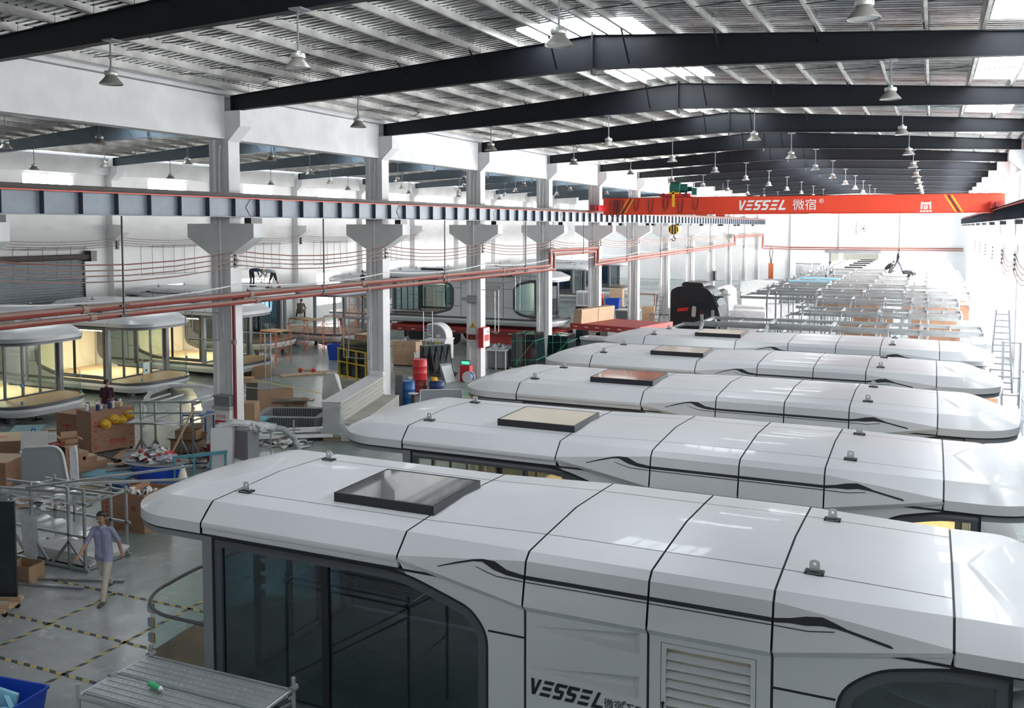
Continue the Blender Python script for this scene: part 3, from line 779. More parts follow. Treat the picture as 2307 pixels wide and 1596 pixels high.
def pane_of(key, mat):
    if mat == 'glt': return CD[key]
    if (key, mat) not in PV:
        m = CD[key].copy(); m.materials[0] = MT[mat]; PV[(key, mat)] = m
    return PV[(key, mat)]
def raise_legs(t, dz):
    for c in t.children:
        if c.name.split('.')[0] == 'leg': MB().cbox(0, 0, -dz / 2, .16, .16, dz).build('jack_post', 'gframe', c)
def rl_pane(mat):
    if mat not in RLP: RLP[mat] = MB().box(-2.95, -1.43, -.84, .49, 3.50, 3.517).mesh('rooflight_pane', mat)
    return RLP[mat]
MT['rl_dark'] = M('rooflight_dark_glass', (.03, .035, .04), .04, spec=.9, coat=.6)
MT['rl_cream'] = M('rooflight_backed_cream', (.66, .58, .45), .22, spec=.5, coat=.1)
MT['rl_wood'] = M('rooflight_backed_plywood', (.30, .16, .09), .12, coat=.4)
MT['rl_grey'] = M('rooflight_backed_grey', (.42, .39, .34), .2, coat=.1)
def capsule(loc, rz, label, group, lit=False, led=True, rl='rl_dark', sc=None, guard=True, rail=True, stripes=True, pane='glt', lugs=True):
    t = thing('capsule_house', label, 'capsule house', loc, rz, group, sc)
    for m in CD['cap']: inst(m, 'end_cap', t)
    for m in CD['roof']: inst(m, 'roof_panel', t)
    inst(CD['core'], 'seam_gasket', t)
    for k in 'nf':
        for m in CD['wall' + k]: inst(m, 'wall_panel', t)
        d = inst(CD['door' + k], 'louvre_door', t); inst(CD['back' + k], 'louvre_back', t)
        for i in range(15): inst(CD['slat' + k], 'slat', d, (0, 0, 1.03 + .104 * i))
        inst(CD['lock' + k], 'lock', d)
        for w in '12':
            f = inst(CD['frame' + w + k], 'window_frame', t); inst(CD['bead' + w + k], 'window_gasket', f)
            inst(pane_of('pane' + w + k, 'gll' if lit else pane), 'window_pane', f)
        inst(CD['mull' + k], 'mullion', t); inst(CD['post' + k], 'corner_post', t)
        if stripes: inst(CD['decal' + k], 'trim_stripe', t)
        inst(CD['seam' + k], 'panel_seam', t)
    for a in ('soffit_line', 'soffit', 'hull', 'hull_line', 'decks', 'ifloor', 'ceil', 'part', 'eframe2', 'epane2'):
        inst(CD[a], CD[a].name.split('.')[0], t)
    f = inst(CD['eframe'], 'sliding_door_frame', t); inst(CD['epane'], 'sliding_door_pane', f)
    if guard:
        for m in CD['guard']: inst(m, 'guard_pane', t)
        if rail: inst(CD['rail'], 'guard_rail', t)
        for gi in (10, len(CD['gpos']) - 11):
            x, y = CD['gpos'][gi]
            for z in ((.80, 1.05, 1.28, 1.50) if rail else (.78, 1.42)):
                c = inst(CD['clip'], 'foam_clip', t, (x, y, z))
                if rail: inst(CD['clipc'], 'card_clip', c, (.05, -.03, .01))
    if rl:
        f = inst(CD['rl'], 'rooflight_frame', t); inst(rl_pane(rl), 'rooflight_pane', f)
    if lugs:
        for x in (-4.40, 3.42):
            for y in (-1.0, 1.0):
                l = inst(CD['lug'], 'lifting_lug', t, (x, y, 3.40 + (.035 if x > 0 else 0))); inst(CD['lugb'], 'lug_base', l)
    for x in (-5.2, -1.6, 1.6, 5.2):
        for y in (-1.1, 1.1): inst(CD['leg'], 'leg', t, (x, y, 0))
    if 0 < loc[2] < .6: raise_legs(t, loc[2])
    if lit:
        if led: inst(CD['led'], 'led_strip', t)
        for px in (-2.6, 4.9):
            l = bpy.data.lights.new('ceiling_lamp', 'AREA'); l.size = .5; l.energy = 160; l.color = (1, .86, .62)
            o = bpy.data.objects.new('ceiling_lamp', l); o.location = (px, 0, 2.74); o.parent = t; COL.objects.link(o)
    return t
ROW = 'finished white capsule houses in the row'
cx = -4.5
c1 = capsule((cx, 11.38, 0), 0, 'white capsule house nearest the camera, with curved glass balcony guard and lettered side wall', ROW, rl='rl_dark')
c2 = capsule((cx - .04, 16.78, 0), 0, 'second capsule house in the row, warm light behind its windows and a cream rooflight', ROW, rl='rl_cream', lit=True, led=False)
c3 = capsule((cx - .1, 22.25, 0), 0, 'third capsule house in the row, with a brown plywood rooflight', ROW, rl='rl_wood', lit=True, led=False)
c4 = capsule((cx - .1, 27.6, 0), 0, 'fourth capsule house in the row, with a grey rooflight', ROW, rl='rl_grey')
c5 = capsule((cx, 32.85, 0), 0, 'fifth capsule house, farthest of the finished row, beside the bare steel frames', ROW, rl='rl_cream')
for c, m in ((c1, 'decal'),):
    vessel_logo(.19, 'lettering', m, c, (.36, -1.702, 1.75), (0, 0, 0))
    text('微宿', .12, 'lettering', 'decal', c, (1.25, -1.703, 1.79), (pi / 2, 0, 0), .002)
    text('®', .06, 'lettering', 'decal', c, (1.47, -1.703, 1.86), (pi / 2, 0, 0), .002)
    text('Σ7', .15, 'lettering', 'decal', c, (1.51, -1.703, 1.77), (pi / 2, 0, 0), .002)
    text('V9', .16, 'lettering', 'decr', c, (1.25, -1.703, 1.62), (pi / 2, 0, 0), .002)
    text('FOR YOUR FAIRYLAND', .105, 'lettering', 'decw', c, (-4.18, -1.652, .87), (pi / 2, 0, 0), .002)
LEFTROW = 'lit capsule houses in the left hall'
l1 = capsule((-35.85, 24.15, .05), pi, 'warm lit capsule house at the far left edge, grass-green floor inside', LEFTROW, lit=True, rl='rl_dark', rail=False)
l2 = capsule((-35.85, 29.75, .05), pi, 'warm lit capsule house with an open dark-framed door, behind the maroon-shirted man', LEFTROW, lit=True, rl='rl_dark', rail=False)
l3 = capsule((-35.85, 35.35, .05), pi, 'warm lit capsule house behind the first concrete column', LEFTROW, lit=True, rl='rl_dark', rail=False)
l4 = capsule((-37.8, 41.2, .33), pi, 'capsule house with two workers on its roof, unlit and half finished', LEFTROW, rl=None, rail=False, guard=False, sc=(.83, 1, 1))
tc = capsule((-26.1, 51.2, 1.125), 0, 'white capsule house loaded on the red low trailer between the columns', 'capsule house on the trailer', rl='rl_dark', pane='gl', guard=False)
vessel_logo(.17, 'lettering', 'decal', tc, (.36, -1.702, 1.66), (0, 0, 0))
# ------------------------------------------------------------------ overhead travelling crane
cr = thing('travelling_crane', 'red travelling crane girder with white VESSEL lettering, spanning the main hall', 'crane', (0, 54, 0))
MB().box(-18.35, 3.35, -.02, .02, 7.95, 8.92).box(-18.35, 3.35, .55, .59, 7.95, 8.92).box(-18.35, 3.35, -.06, .63, 8.90, 8.93).box(-18.35, 3.35, -.06, .63, 7.93, 7.96).box(-18.36, -18.33, 0, .57, 7.95, 8.92).box(3.33, 3.36, 0, .57, 7.95, 8.92).build('girder', 'crane', cr)
MB().box(-18.2, 3.2, .2, .26, 8.93, 8.97).build('trolley_rail', 'rust', cr)
for x in (-18.55, 2.75):
    e = MB().box(x - .1, x + .45, -1.6, 2.2, 8.16, 8.5).build('end_truck', 'red', cr)
    for y in (-1.3, 1.9):
        MB().tube([(-.12, 0, 0), (.12, 0, 0)], .17, 12).build('wheel', 'dred', e, loc=(x + .17, y, 8.32))
    MB().cbox(x + .2, -1.75, 8.33, .22, .25, .22).build('buffer', 'dred', e)
for x0, s in ((-17.35, 1), (1.05, -1)):
    for i in range(3):
        MB().prism([(x0 + i * .16, 7.98), (x0 + .08 + i * .16, 7.98), (x0 + .08 + i * .16 + s * .55, 8.88), (x0 + i * .16 + s * .55, 8.88)], -.028, -.022, 'y').build('hazard_stripe', ['yellow', 'black', 'yellow'][i], cr)
vessel_logo(.56, 'lettering', 'decw', cr, (-10.15, -.025, 8.16), (0, 0, 0))
text('微宿', .66, 'lettering', 'decw', cr, (-7.2, -.03, 8.2), (pi / 2, 0, 0))
text('®', .34, 'lettering', 'decw', cr, (-5.78, -.03, 8.52), (pi / 2, 0, 0))
mb = MB()                                                # maker's mark: plain framed emblem with a curl
x, z = -.35, 8.30
mb.prism([(x - .26, z - .16), (x - .18, z - .16), (x - .16, z + .10), (x + .16, z + .10), (x + .18, z - .16), (x + .26, z - .16), (x + .24, z + .24), (x + .12, z + .2), (x - .12, z + .2), (x - .24, z + .24)], -.03, -.024, 'y')
mb.prism([(x + .10, z + .06), (x - .10, z + .04), (x - .12, z - .14), (x + .06, z - .16), (x + .10, z - .02), (x, z - .02), (x + .02, z - .1), (x - .06, z - .08), (x - .04, z), (x + .08, z + .02)], -.03, -.024, 'y')
for i in range(4): mb.cbox(x - .22 + i * .15, -.027, z - .26, .11, .006, .09)
mb.build('emblem', 'decw', cr)
mb = MB()
for x in (-16.8, -15.2, -12.5, -11.2): mb.tube([(x, .5, 8.93), (x, .5, 9.75)], .015, 4); mb.tube([(x + .35, .5, 8.93), (x, .5, 9.5)], .012, 4)
mb.tube([(-18, .5, 9.05), (3, .5, 9.05)], .012, 4); mb.build('festoon_rail', 'gmid', cr)
for i in range(9):
    x = -17.9 + i * .18 if i < 4 else -17.3 + (i - 3) * .9; d = .95 if i < 4 else .55 + .2 * (i % 2)
    MB().tube([(x, -.06, 8.85), (x + .05, -.07, 8.85 - d), (x + .14, -.07, 8.8 - d * 1.15), (x + .22, -.07, 8.85 - d), (x + .3, -.06, 8.85)], .02, 5).build('festoon_cable', 'black', cr)
ho = thing('hoist_trolley', 'green-motored hoist trolley standing on the red crane girder', 'hoist', (-13.7, 54.25, 8.93))
MB().box(-1.1, .75, -.45, .45, .05, .22).build('trolley_frame', 'red', ho)
for x in (-.85, .5): MB().tube([(x, -.5, .14), (x, -.4, .14)], .13, 12).tube([(x, .4, .14), (x, .5, .14)], .13, 12).build('wheel', 'dred', ho)
MB().tube([(-.55, 0, .55), (-.5, 0, .55), (.05, 0, .55), (.1, 0, .55)], .36, 14, rs=[.28, .36, .36, .28]).build('drum_motor', 'green', ho)
MB().tube([(.1, .05, .55), (.5, .05, .55)], .27, 14).tube([(.5, .05, .5), (.75, .05, .5)], .15, 10).build('gear_motor', 'green', ho)
MB().tube([(-.35, 0, .9), (-.3, 0, 1.0), (-.1, 0, 1.0), (-.05, 0, .9)], .02, 5).build('lifting_eye', 'green', ho)
MB().cbox(.95, -.2, .35, .3, .3, .4).build('control_box', 'green', ho)
MB().box(-.30, -.16, -.62, -.52, -.55, .35).box(-.5, .1, -.62, -.52, .2, .3).build('limit_arm', 'yellow', ho)
hk = thing('crane_hook', 'yellow and black striped hook block hanging from the crane', 'hook', (-14.0, 54.2, 7.0))
MB().tube([(0, -.14, .05), (0, .14, .05)], .30, 18).build('hook_block', 'haz', hk)
MB().tube([(0, 0, -.25), (0, 0, -.4), (.10, 0, -.52), (.04, 0, -.64), (-.1, 0, -.60), (-.12, 0, -.5)], .035, 6).build('hook', 'black', hk)
MB().tube([(-.1, 0, .3), (-.1, 0, 2.0)], .012, 4).tube([(.1, 0, .3), (.1, 0, 2.0)], .012, 4).build('rope', 'black', hk)
# second, plainer crane farther back
c2r = thing('travelling_crane', 'second red travelling crane girder, seen between the far left columns', 'crane', (-23.4, 108, 0))
MB().box(-19.0, 2.4, 0, .5, 8.0, 9.0).build('girder', 'crane', c2r)
for x in (-19.2, 1.9): MB().box(x - .1, x + .45, -1.4, 2, 7.9, 8.3).build('end_truck', 'red', c2r)
# ------------------------------------------------------------------ high-bay lamps
LM = [MB().tube([(0, 0, .36), (0, 0, 1.0)], .018, 5).mesh('rod', 'gmid'),
      MB().lathe([(.02, .40), (.06, .38), (.07, .33), (.16, .32), (.17, .30), (.17, .24), (.16, .22)], 16).mesh('driver', 'lampg'),
      MB().lathe([(.13, .22), (.17, .16), (.29, .03), (.30, 0), (.285, 0), (.12, .20)], 18).mesh('reflector', 'lamps'),
      MB().lathe([(.27, .025), (.20, .05), (.01, .055)], 16).mesh('lens', 'lampl')]
def lamp(x, y, z, ztop_, label):
    t = thing('high_bay_lamp', label, 'lamp', (x, y, z), 0, 'high-bay pendant lamps')
    r = inst(LM[0], 'rod', t)
    z += .06; t.location.z = z
    h = ztop_ - z; r.scale = (1, 1, (h) / .64); r.location = (0, 0, .33 - .36 * h / .64)
    for m_, n_ in ((1, 'driver'), (2, 'reflector'), (3, 'lens')): inst(LM[m_], n_, t, None, None, (.76, .76, .80))
    MB().cbox(0, .06, h + .30, .26, .3, .03).build('mounting_plate', 'gmid', t)
rows = ['first', 'second', 'third', 'fourth', 'fifth', 'sixth', 'seventh', 'eighth', 'ninth', 'tenth', 'eleventh']
side = ['outer left', 'inner left', 'inner right', 'outer right']
for k in range(11):
    y = GY[k + 3] - .32
    for i, x in enumerate((-14.85, -10.32, -5.36, -.92)):
        if k == 1 and i in (1, 2): continue
        f = abs(x - XM) / 11.65; zb = 11.2 - .45 * f
        lamp(x, y, 9.95, zb - .36, 'high-bay lamp on a thin rod, %s line of the main hall, %s roof beam' % (side[i], rows[k]))
for k in range(9):
    y = GY[k + 3] - .32
    for i, x in enumerate((-38.9, -34.3, -29.4, -24.9)):
        if k == 0 and i > 1: continue
        f = abs(x - XLM) / 11.65; zb = 11.2 - .45 * f
        lamp(x, y, 9.85, zb - .36, 'high-bay lamp on a thin rod, %s line of the left hall, %s roof beam' % (side[i], rows[k]))
# ------------------------------------------------------------------ fire pipes, hangers, cables
def pipe(label, pts, r):
    t = thing('fire_pipe', label, 'pipe', (0, 0, 0))
    pts = [Vector(p) for p in pts]
    for a, b in zip(pts[:-1], pts[1:]):
        n = max(1, round((b - a).length / 6.1)) if abs((b - a).y) > 6 else 1
        for i in range(n):
            p, q = a.lerp(b, i / n), a.lerp(b, (i + 1) / n)
            MB().tube([p, q], r, 8).build('pipe_length', 'pipe', t)
            d = (q - p).normalized()
            MB().tube([q - d * .09, q + d * .09], r * 1.22, 8).build('coupling', 'pipet', t)
    return t
px = -19.02
pipe('upper dusty red fire pipe running along the left columns and jogging up', [(px, -2, 5.22), (px, 47.0, 5.08), (px, 47.0, 5.90), (px, 55.0, 5.90), (px, 55.0, 5.05), (px, 99, 5.5), (px, 99, 6.3), (px, 117, 6.3), (px, 117, 4.9), (-17, Y1 - .4, 4.55), (3.4, Y1 - .4, 4.55)], .095)
pipe('lower dusty red fire pipe, second of the pair under the crane rail', [(px, -2, 5.00), (px, 47.6, 4.86), (px, 47.6, 5.68), (px, 54.4, 5.68), (px, 54.4, 4.84), (px, 99.4, 5.3), (px, 99.4, 6.1), (px, 116.6, 6.1), (px, 116.6, 4.6), (-17, Y1 - .5, 4.3), (3.4, Y1 - .5, 4.3)], .08)
for i in range(11):
    y = 17.55 + 8.65 * i
    t = thing('pipe_hanger', 'dark pipe hanger rod under the crane rail, number %s along the fire pipes' % rows[min(i, 10)], 'hanger rod', (-18.95, y, 4.8), 0, 'pipe hanger rods')
    zl = .1 if i not in (4,) else .8
    MB().tube([(0, 0, zl), (0, 0, 2.68)], .026, 6).build('rod', 'black', t)
    MB().cbox(-.02, 0, zl + .02, .16, .28, .05).build('pipe_clamp', 'rust', t)
    MB().cbox(-.02, 0, zl + .28, .16, .28, .05).build('pipe_clamp', 'rust', t)
dp = thing('fire_riser', 'dark red riser pipe down the face of the first concrete column', 'pipe', (-19.42, 22.2, 0))
MB().tube([(0, 0, .1), (0, 0, 5.0)], .055, 8).build('pipe_length', 'dred', dp); MB().tube([(0, 0, 3.6), (0, 0, 3.75)], .075, 8).build('coupling', 'pipet', dp)
MB().tube([(0, 0, 5.0), (.2, .03, 5.05), (.40, .05, 5.05)], .05, 8).build('elbow', 'dred', dp)
for i in range(4):
    zz = [6.46, 6.31, 6.17, 6.02][i]; lab = ['topmost', 'second', 'third', 'lowest'][i]
    mb = MB(); pts = []
    for k in range(2, 14):
        y = GY[k]
        for t in (0, .12, .3, .5, .7, .88): pts.append((XL + .07 + .02 * i, y + 8.65 * t, zz - .26 * 4 * t * (1 - t)))
    tag(MB().tube(pts, .019, 5).build('power_cable', 'pipet' if i else 'pipe'), '%s of four rusty bare cables slung between the left columns' % lab, 'cable', 'cables slung between the columns')
for k in range(4, 13):
    t = thing('insulator_rack', 'black insulator rack on the %s column from the camera' % rows[k - 4], 'insulator', (XL + .01, GY[k] - .05, 6.2), 0, 'insulator racks on the columns')
    MB().box(0, .03, -.05, .05, -.26, .36).build('bracket', 'black', t)
    for i in range(4): MB().lathe([(.03, -.05), (.05, -.03), (.035, 0), (.05, .03), (.03, .05)], 8, (.08, 0, .26 - .145 * i)).build('insulator', 'decw' if i % 2 else 'gmid', t)
pts = []
for k in range(2, 14):
    for t in (0, .2, .4, .6, .8): pts.append((XL + .12, GY[k] + 8.65 * t, 5.42 - .18 * 4 * t * (1 - t)))
tag(MB().tube(pts, .022, 5).build('white_cable', 'whitem'), 'thin white sheathed cable sagging above the red pipes', 'cable')
# wire gate frames fixed to columns
def gate(y, s, z, w, h, label, x=XL, xo=-.4):
    t = thing('wire_gate', label, 'wire frame', (x + xo, y, z), 0, 'steel bracket frames on the columns'); mb = MB()
    for a, b in (((0, 0), (w, 0)), ((w, 0), (w, h)), ((0, h), (w, h)), ((0, 0), (0, h)), ((w * .8, 0), (w * .8, h))): mb.tube([(s * a[0], 0, a[1]), (s * b[0], 0, b[1])], .018, 5)
    mb.build('tube_frame', 'galv', t); return t
gate(22.2, -1, 3.7, 1.35, .85, 'grey tube frame sticking out left of the first column')
gate(22.9, 1, 2.15, 1.1, 1.75, 'black tube frame sticking out right of the first column', xo=-.1)
gate(30.7, -1, 2.0, 1.2, 1.6, 'thin tube frame left of the second column', xo=-.5)
gate(31.5, 1, 2.7, 2.0, 1.2, 'thin tube frame right of the second column', xo=-.1)
gate(39.7, 1, 2.2, 1.0, 2.0, 'pale tube frame right of the third column', xo=-.1)
gate(48.1, -1, 2.4, 1.4, 2.0, 'tube frame left of the fourth column in front of the loaded capsule', xo=-.6)
gate(48.2, -1, 3.4, 1.95, 1.15, 'black tube frame sticking into the aisle from the right column', x=XR, xo=0)
# ------------------------------------------------------------------ generic clutter builders
def V2(loc, rz, x, y, z=0): return (loc[0] + x * cos(rz) - y * sin(rz), loc[1] + x * sin(rz) + y * cos(rz), loc[2] + z if len(loc) > 2 else z)
def crate(name, label, cat, loc, rz, sx, sy, sz, mat='ply', top=None, group=None, open_top=False, feet=False, red=None):
    t = thing(name, label, cat, loc, rz, group); e = .018; z0 = .08 if feet else 0
    for nm, b in (('side_panel', (0, sx, 0, e, z0, sz)), ('side_panel', (0, sx, sy - e, sy, z0, sz)), ('side_panel', (0, e, e, sy - e, z0, sz)), ('side_panel', (sx - e, sx, e, sy - e, z0, sz))):
        MB().box(*b).build(nm, mat, t)
    MB().box(e, sx - e, e, sy - e, z0, z0 + e).build('bottom_panel', mat, t)
    if not open_top: MB().box(-.01, sx + .01, -.01, sy + .01, sz, sz + e).build('top_panel', top or mat, t)
    if feet:
        for x in (.05, sx - .13):
            for y in (.05, sy - .13): MB().box(x, x + .08, y, y + .08, 0, .08).build('foot', 'rubber', t)
    return t
def carton(name, label, loc, rz, sx, sy, sz, opened=True, mat='card', group=None, flaps=(50, 60, 35, 70)):
    t = thing(name, label, 'cardboard box', loc, rz, group); e = .008
    MB().box(0, sx, 0, e, 0, sz).build('side', mat, t); MB().box(0, sx, sy - e, sy, 0, sz).build('side', mat, t)
    MB().box(0, e, e, sy - e, 0, sz).build('side', mat, t); MB().box(sx - e, sx, e, sy - e, 0, sz).build('side', mat, t)
    MB().box(e, sx - e, e, sy - e, 0, .01).build('bottom', 'cardd', t)
    if opened:
        w = min(sx, sy) * .45
        for i, a in enumerate(flaps):
            if a is None: continue
            a = radians(a); d = w * cos(a); h = w * sin(a)
            q = [[(0, 0, sz), (sx, 0, sz), (sx, -d, sz + h), (0, -d, sz + h)], [(0, sy, sz), (sx, sy, sz), (sx, sy + d, sz + h), (0, sy + d, sz + h)],
                 [(0, 0, sz), (0, sy, sz), (-d, sy, sz + h), (-d, 0, sz + h)], [(sx, 0, sz), (sx, sy, sz), (sx + d, sy, sz + h), (sx + d, 0, sz + h)]][i]
            MB().add(q + [(a_, b_, c_ + .006) for a_, b_, c_ in q], [(0, 1, 2, 3), (7, 6, 5, 4), (0, 4, 5, 1), (1, 5, 6, 2), (2, 6, 7, 3), (3, 7, 4, 0)]).build('flap', mat, t)
    else:
        MB().box(0, sx, 0, sy / 2 - .004, sz, sz + e).build('flap', mat, t); MB().box(0, sx, sy / 2 + .004, sy, sz, sz + e).build('flap', mat, t)
    return t
def bin_(label, loc, rz, sx, sy, sz, taper=.8, mat='blue', group=None):
    t = thing('plastic_bin', label, 'bin', loc, rz, group)
    def rr(k, z): return [(x, y, z) for x, y in rpoly([(-sx / 2 * k, -sy / 2 * k), (sx / 2 * k, -sy / 2 * k), (sx / 2 * k, sy / 2 * k), (-sx / 2 * k, sy / 2 * k)], .06, 3)]
    R = [rr(taper, .0), rr(1, sz - .03), rr(1.04, sz - .03), rr(1.04, sz), rr(.97, sz), rr(taper * .96, .03)]
    R = [r + r[:1] for r in R]; mb = ring_loft(R); k = len(R[0]); n = len(mb.v)
    mb.f.append(tuple(range(k))); mb.f.append(tuple(range(n - k, n))); mb.mi += [0, 0]
    mb.build('tub', mat, t)
    for s in (-1, 1):
        for i in range(3): MB().add([((-.28 + .28 * i - .02) * sx, s * sy * .5 * (taper + .02), .05), ((-.28 + .28 * i + .02) * sx, s * sy * .5 * (taper + .02), .05), ((-.28 + .28 * i + .02) * sx, s * (sy * .5 + .012), sz - .03), ((-.28 + .28 * i - .02) * sx, s * (sy * .5 + .012), sz - .03)], [(0, 1, 2, 3)]).build('rib', mat, t)
    return t
def drum(label, loc, mat, h=.9, r=.29, lid=None, group='oil drums'):
    t = thing('oil_drum', label, 'drum', loc, random.random(), group); rb = .012
    MB().lathe([(r - .02, 0), (r, .01), (r, h * .33 - .02), (r + rb, h * .33), (r, h * .33 + .02), (r, h * .66 - .02), (r + rb, h * .66), (r, h * .66 + .02), (r, h - .012), (r + .008, h - .004), (r - .01, h), (r - .02, h - .015)], 24).build('shell', mat, t)
    MB().lathe([(r - .015, h - .02), (.02, h - .018)], 24).build('lid', lid or mat, t)
    MB().lathe([(.035, h - .018), (.035, h + .004), (.01, h + .004)], 10, (r * .55, 0, 0)).build('bung', 'lampg', t)
    return t
def helmet(label, loc, rot, group='yellow safety helmets'):
    t = thing('safety_helmet', label, 'helmet', loc, 0, group); t.rotation_euler = rot
    MB().lathe_sc([(.125, 0), (.122, .05), (.105, .095), (.07, .128), (.03, .142), (.004, .145)], 16, (0, 0, 0), (1.12, 1, 1)).build('shell', 'yellow', t)
    MB().lathe_sc([(.118, -.008), (.15, -.004), (.15, .004), (.12, .012)], 16, (.015, 0, 0), (1.18, 1, 1)).build('brim', 'yellow', t)
    MB().box(-.13, .13, -.012, .012, .10, .15).build('ridge', 'yellow', t)
    MB().tube([(-.1, -.08, 0), (-.05, -.06, -.12), (.02, 0, -.16), (-.05, .06, -.12), (-.1, .08, 0)], .008, 4).build('chin_strap', 'black', t)
    return t
def rags(name, label, cat, loc, sx, sy, sz, mat, n=60, seed=1, parent=None, flat=False):   # crumpled heap
    R = random.Random(seed); mb = MB()
    for i in range(n):
        a = R.random() * 2 * pi; r = math.sqrt(R.random()); x = r * cos(a) * sx / 2; y = r * sin(a) * sy / 2
        z = sz * max(.08, (1 - r ** 2)) * R.uniform(.4, 1)
        s = R.uniform(.05, .13) * max(sx, .6); k = R.randint(5, 7); vs = [(x, y, z + R.uniform(0, .05))]; fs = []
        for j in range(k):
            b = 2 * pi * j / k + R.uniform(-.3, .3); q = s * R.uniform(.5, 1.2)
            vs.append((x + q * cos(b), y + q * sin(b), max(.01, z - R.uniform(-.02, .10))))
        for j in range(k): fs.append((0, 1 + j, 1 + (j + 1) % k))
        mb.m = R.randrange(len(mat)) if isinstance(mat, (list, tuple)) else 0
        mb.add(vs, fs)
    o = mb.build(name, mat, parent, 80); o.location = loc; o['kind'] = 'stuff'
    if parent is None: o['label'] = label; o['category'] = cat
    return o
def sheet_cloth(pts_a, pts_b, name, mat, parent=None, sag=.12, n=10, wob=.03, seed=3):   # crumpled film between two polylines
    R = random.Random(seed); mb = MB(); k = len(pts_a); vs = []; fs = []
    for j in range(n + 1):
        t = j / n
        for a, b in zip(pts_a, pts_b):
            p = Vector(a).lerp(Vector(b), t); p.z -= sag * 4 * t * (1 - t)
            vs.append(p + Vector((R.uniform(-wob, wob), R.uniform(-wob, wob), R.uniform(-wob, wob))))
    for j in range(n):
        for i in range(k - 1): fs.append((j * k + i, j * k + i + 1, (j + 1) * k + i + 1, (j + 1) * k + i))
    return mb.add(vs, fs).build(name, mat, parent, 70)
def rrack(name, label, loc, rz, bars, w=.05, mat='galv', cat='steel frame', group=None):
    t = thing(name, label, cat, loc, rz, group)
    for p, q in bars: MB().bar(p, q, w).build('tube', mat, t)
    return t
# ------------------------------------------------------------------ left foreground
t = thing('black_glass_panel', 'tall black glass panel standing on a wooden dolly at the left edge', 'glass panel', (-15.52, 11.66, 0), radians(-158))
MB().box(-.0, 1.9, -.02, .02, .26, 2.08).build('glass_sheet', 'glassd', t); MB().box(-.02, 0, -.025, .025, .26, 2.08).build('edge_trim', 'black', t)
for z in (1.5, 1.2): MB().box(.03, .10, -.024, -.02, z, z + .02).build('sticker', 'decw', t)
d = thing('wooden_dolly', 'worn wooden dolly with castors under the black glass panel', 'dolly', (-15.42, 11.58, 0), radians(-158))
for y in (-.25, .12): MB().box(0, 1.9, y, y + .12, .16, .24).build('runner', 'timber', d)
for x in (.05, 1.0): MB().box(x, x + .14, -.3, .3, .10, .16).build('crosspiece', 'timber', d)
for x in (.1, 1.1):
    for y in (-.2, .2): MB().tube([(x, y - .02, .05), (x, y + .02, .05)], .05, 10).build('castor', 'rubber', d)
# rack of steel tubes beside it
A = Vector((-18.1, 13.55, 0)); L = 2.2
bars = []
for x in (0, .62, 1.74, 2.2): bars += [((x, 0, .05), (x, 0, 1.5 + .25 * (x > .3)))]
for x in (0, .62, 1.74, 2.2): bars += [((x, 1.1, .05), (x, 1.1, 1.55))]
for z in (.05, .75, 1.45): bars += [((-.3, 0, z), (2.3, 0, z)), ((-.3, 1.1, z), (2.3, 1.1, z))]
for x in (0, .62, 1.74, 2.2): bars += [((x, 0, .05), (x, 1.1, .05)), ((x, 0, 1.45), (x, 1.1, 1.45))]
bars += [((0, 0, .6), (.5, 0, .1)), ((1.74, 0, .6), (1.25, 0, .1)), ((1.74, 0, .6), (2.2, 0, .15)), ((.62, 0, .6), (1.1, 0, .1))]
rrack('tube_rack', 'welded rack of grey square steel tubes beside the black glass panel', A, 0, bars)
for i, (p, q, lab) in enumerate([((-18.9, 13.3, 1.56), (-15.7, 13.75, 1.62), 'long steel tube lying across the top of the tube rack, nearest'), ((-18.7, 13.9, 1.56), (-15.5, 14.0, 1.60), 'second long steel tube lying across the tube rack'),
                                 ((-17.5, 13.45, 1.64), (-14.7, 15.4, 1.95), 'steel tube slanting up out of the rack toward the plywood tool box'), ((-16.9, 14.0, 1.64), (-15.6, 16.9, 1.2), 'pale steel tube poking out behind the rack')]):
    tag(MB().bar(p, q, .05).build('steel_tube', 'galv'), lab, 'steel tube')
for i, (p, q, lab) in enumerate([((-17.1, 12.65, .03), (-14.75, 13.5, .03), 'steel tube lying on the floor in front of the rack'), ((-16.9, 12.45, .03), (-15.2, 12.9, .03), 'flat aluminium strip on the floor below the rack')]):
    tag(MB().bar(p, q, .07, .035).build('steel_tube', 'alu' if i else 'galv'), lab, 'steel tube')
o = sheet_cloth([(-18.2, 13.3, 1.50), (-18.2, 13.7, 1.55), (-18.2, 14.2, 1.52)], [(-15.9, 13.4, 1.48), (-15.9, 13.8, 1.53), (-15.9, 14.2, 1.5)], 'plastic_film', 'film', None, .05, 14, .03)
tag(o, 'clear plastic film draped along the top of the tube rack', 'plastic film')
o = sheet_cloth([(-17.7, 13.42, 1.0), (-17.4, 13.42, 1.05), (-17.1, 13.42, .98)], [(-17.5, 13.38, .1), (-17.3, 13.36, .06), (-17.15, 13.38, .05)], 'plastic_film', 'film2', None, 0, 8, .03, 5)
tag(o, 'grey plastic strip hanging down the front of the tube rack', 'plastic film')
o = sheet_cloth([(-18.0, 13.45, .78), (-18.0, 14.3, .80)], [(-15.9, 13.45, .74), (-15.9, 14.3, .78)], 'plastic_film', 'film', None, .1, 12, .04, 9)
tag(o, 'crumpled clear film lying on the middle shelf of the tube rack', 'plastic film')
t = thing('sheet_panel', 'stack of pale flat sheets on the bottom of the tube rack', 'panels', (-17.8, 13.65, .08), 0)
for i in range(4): MB().box(.02 * i, 1.9 + .04 * i, .03 * i, .95, .05 * i, .05 * i + .04).build('sheet', 'whitem', t)
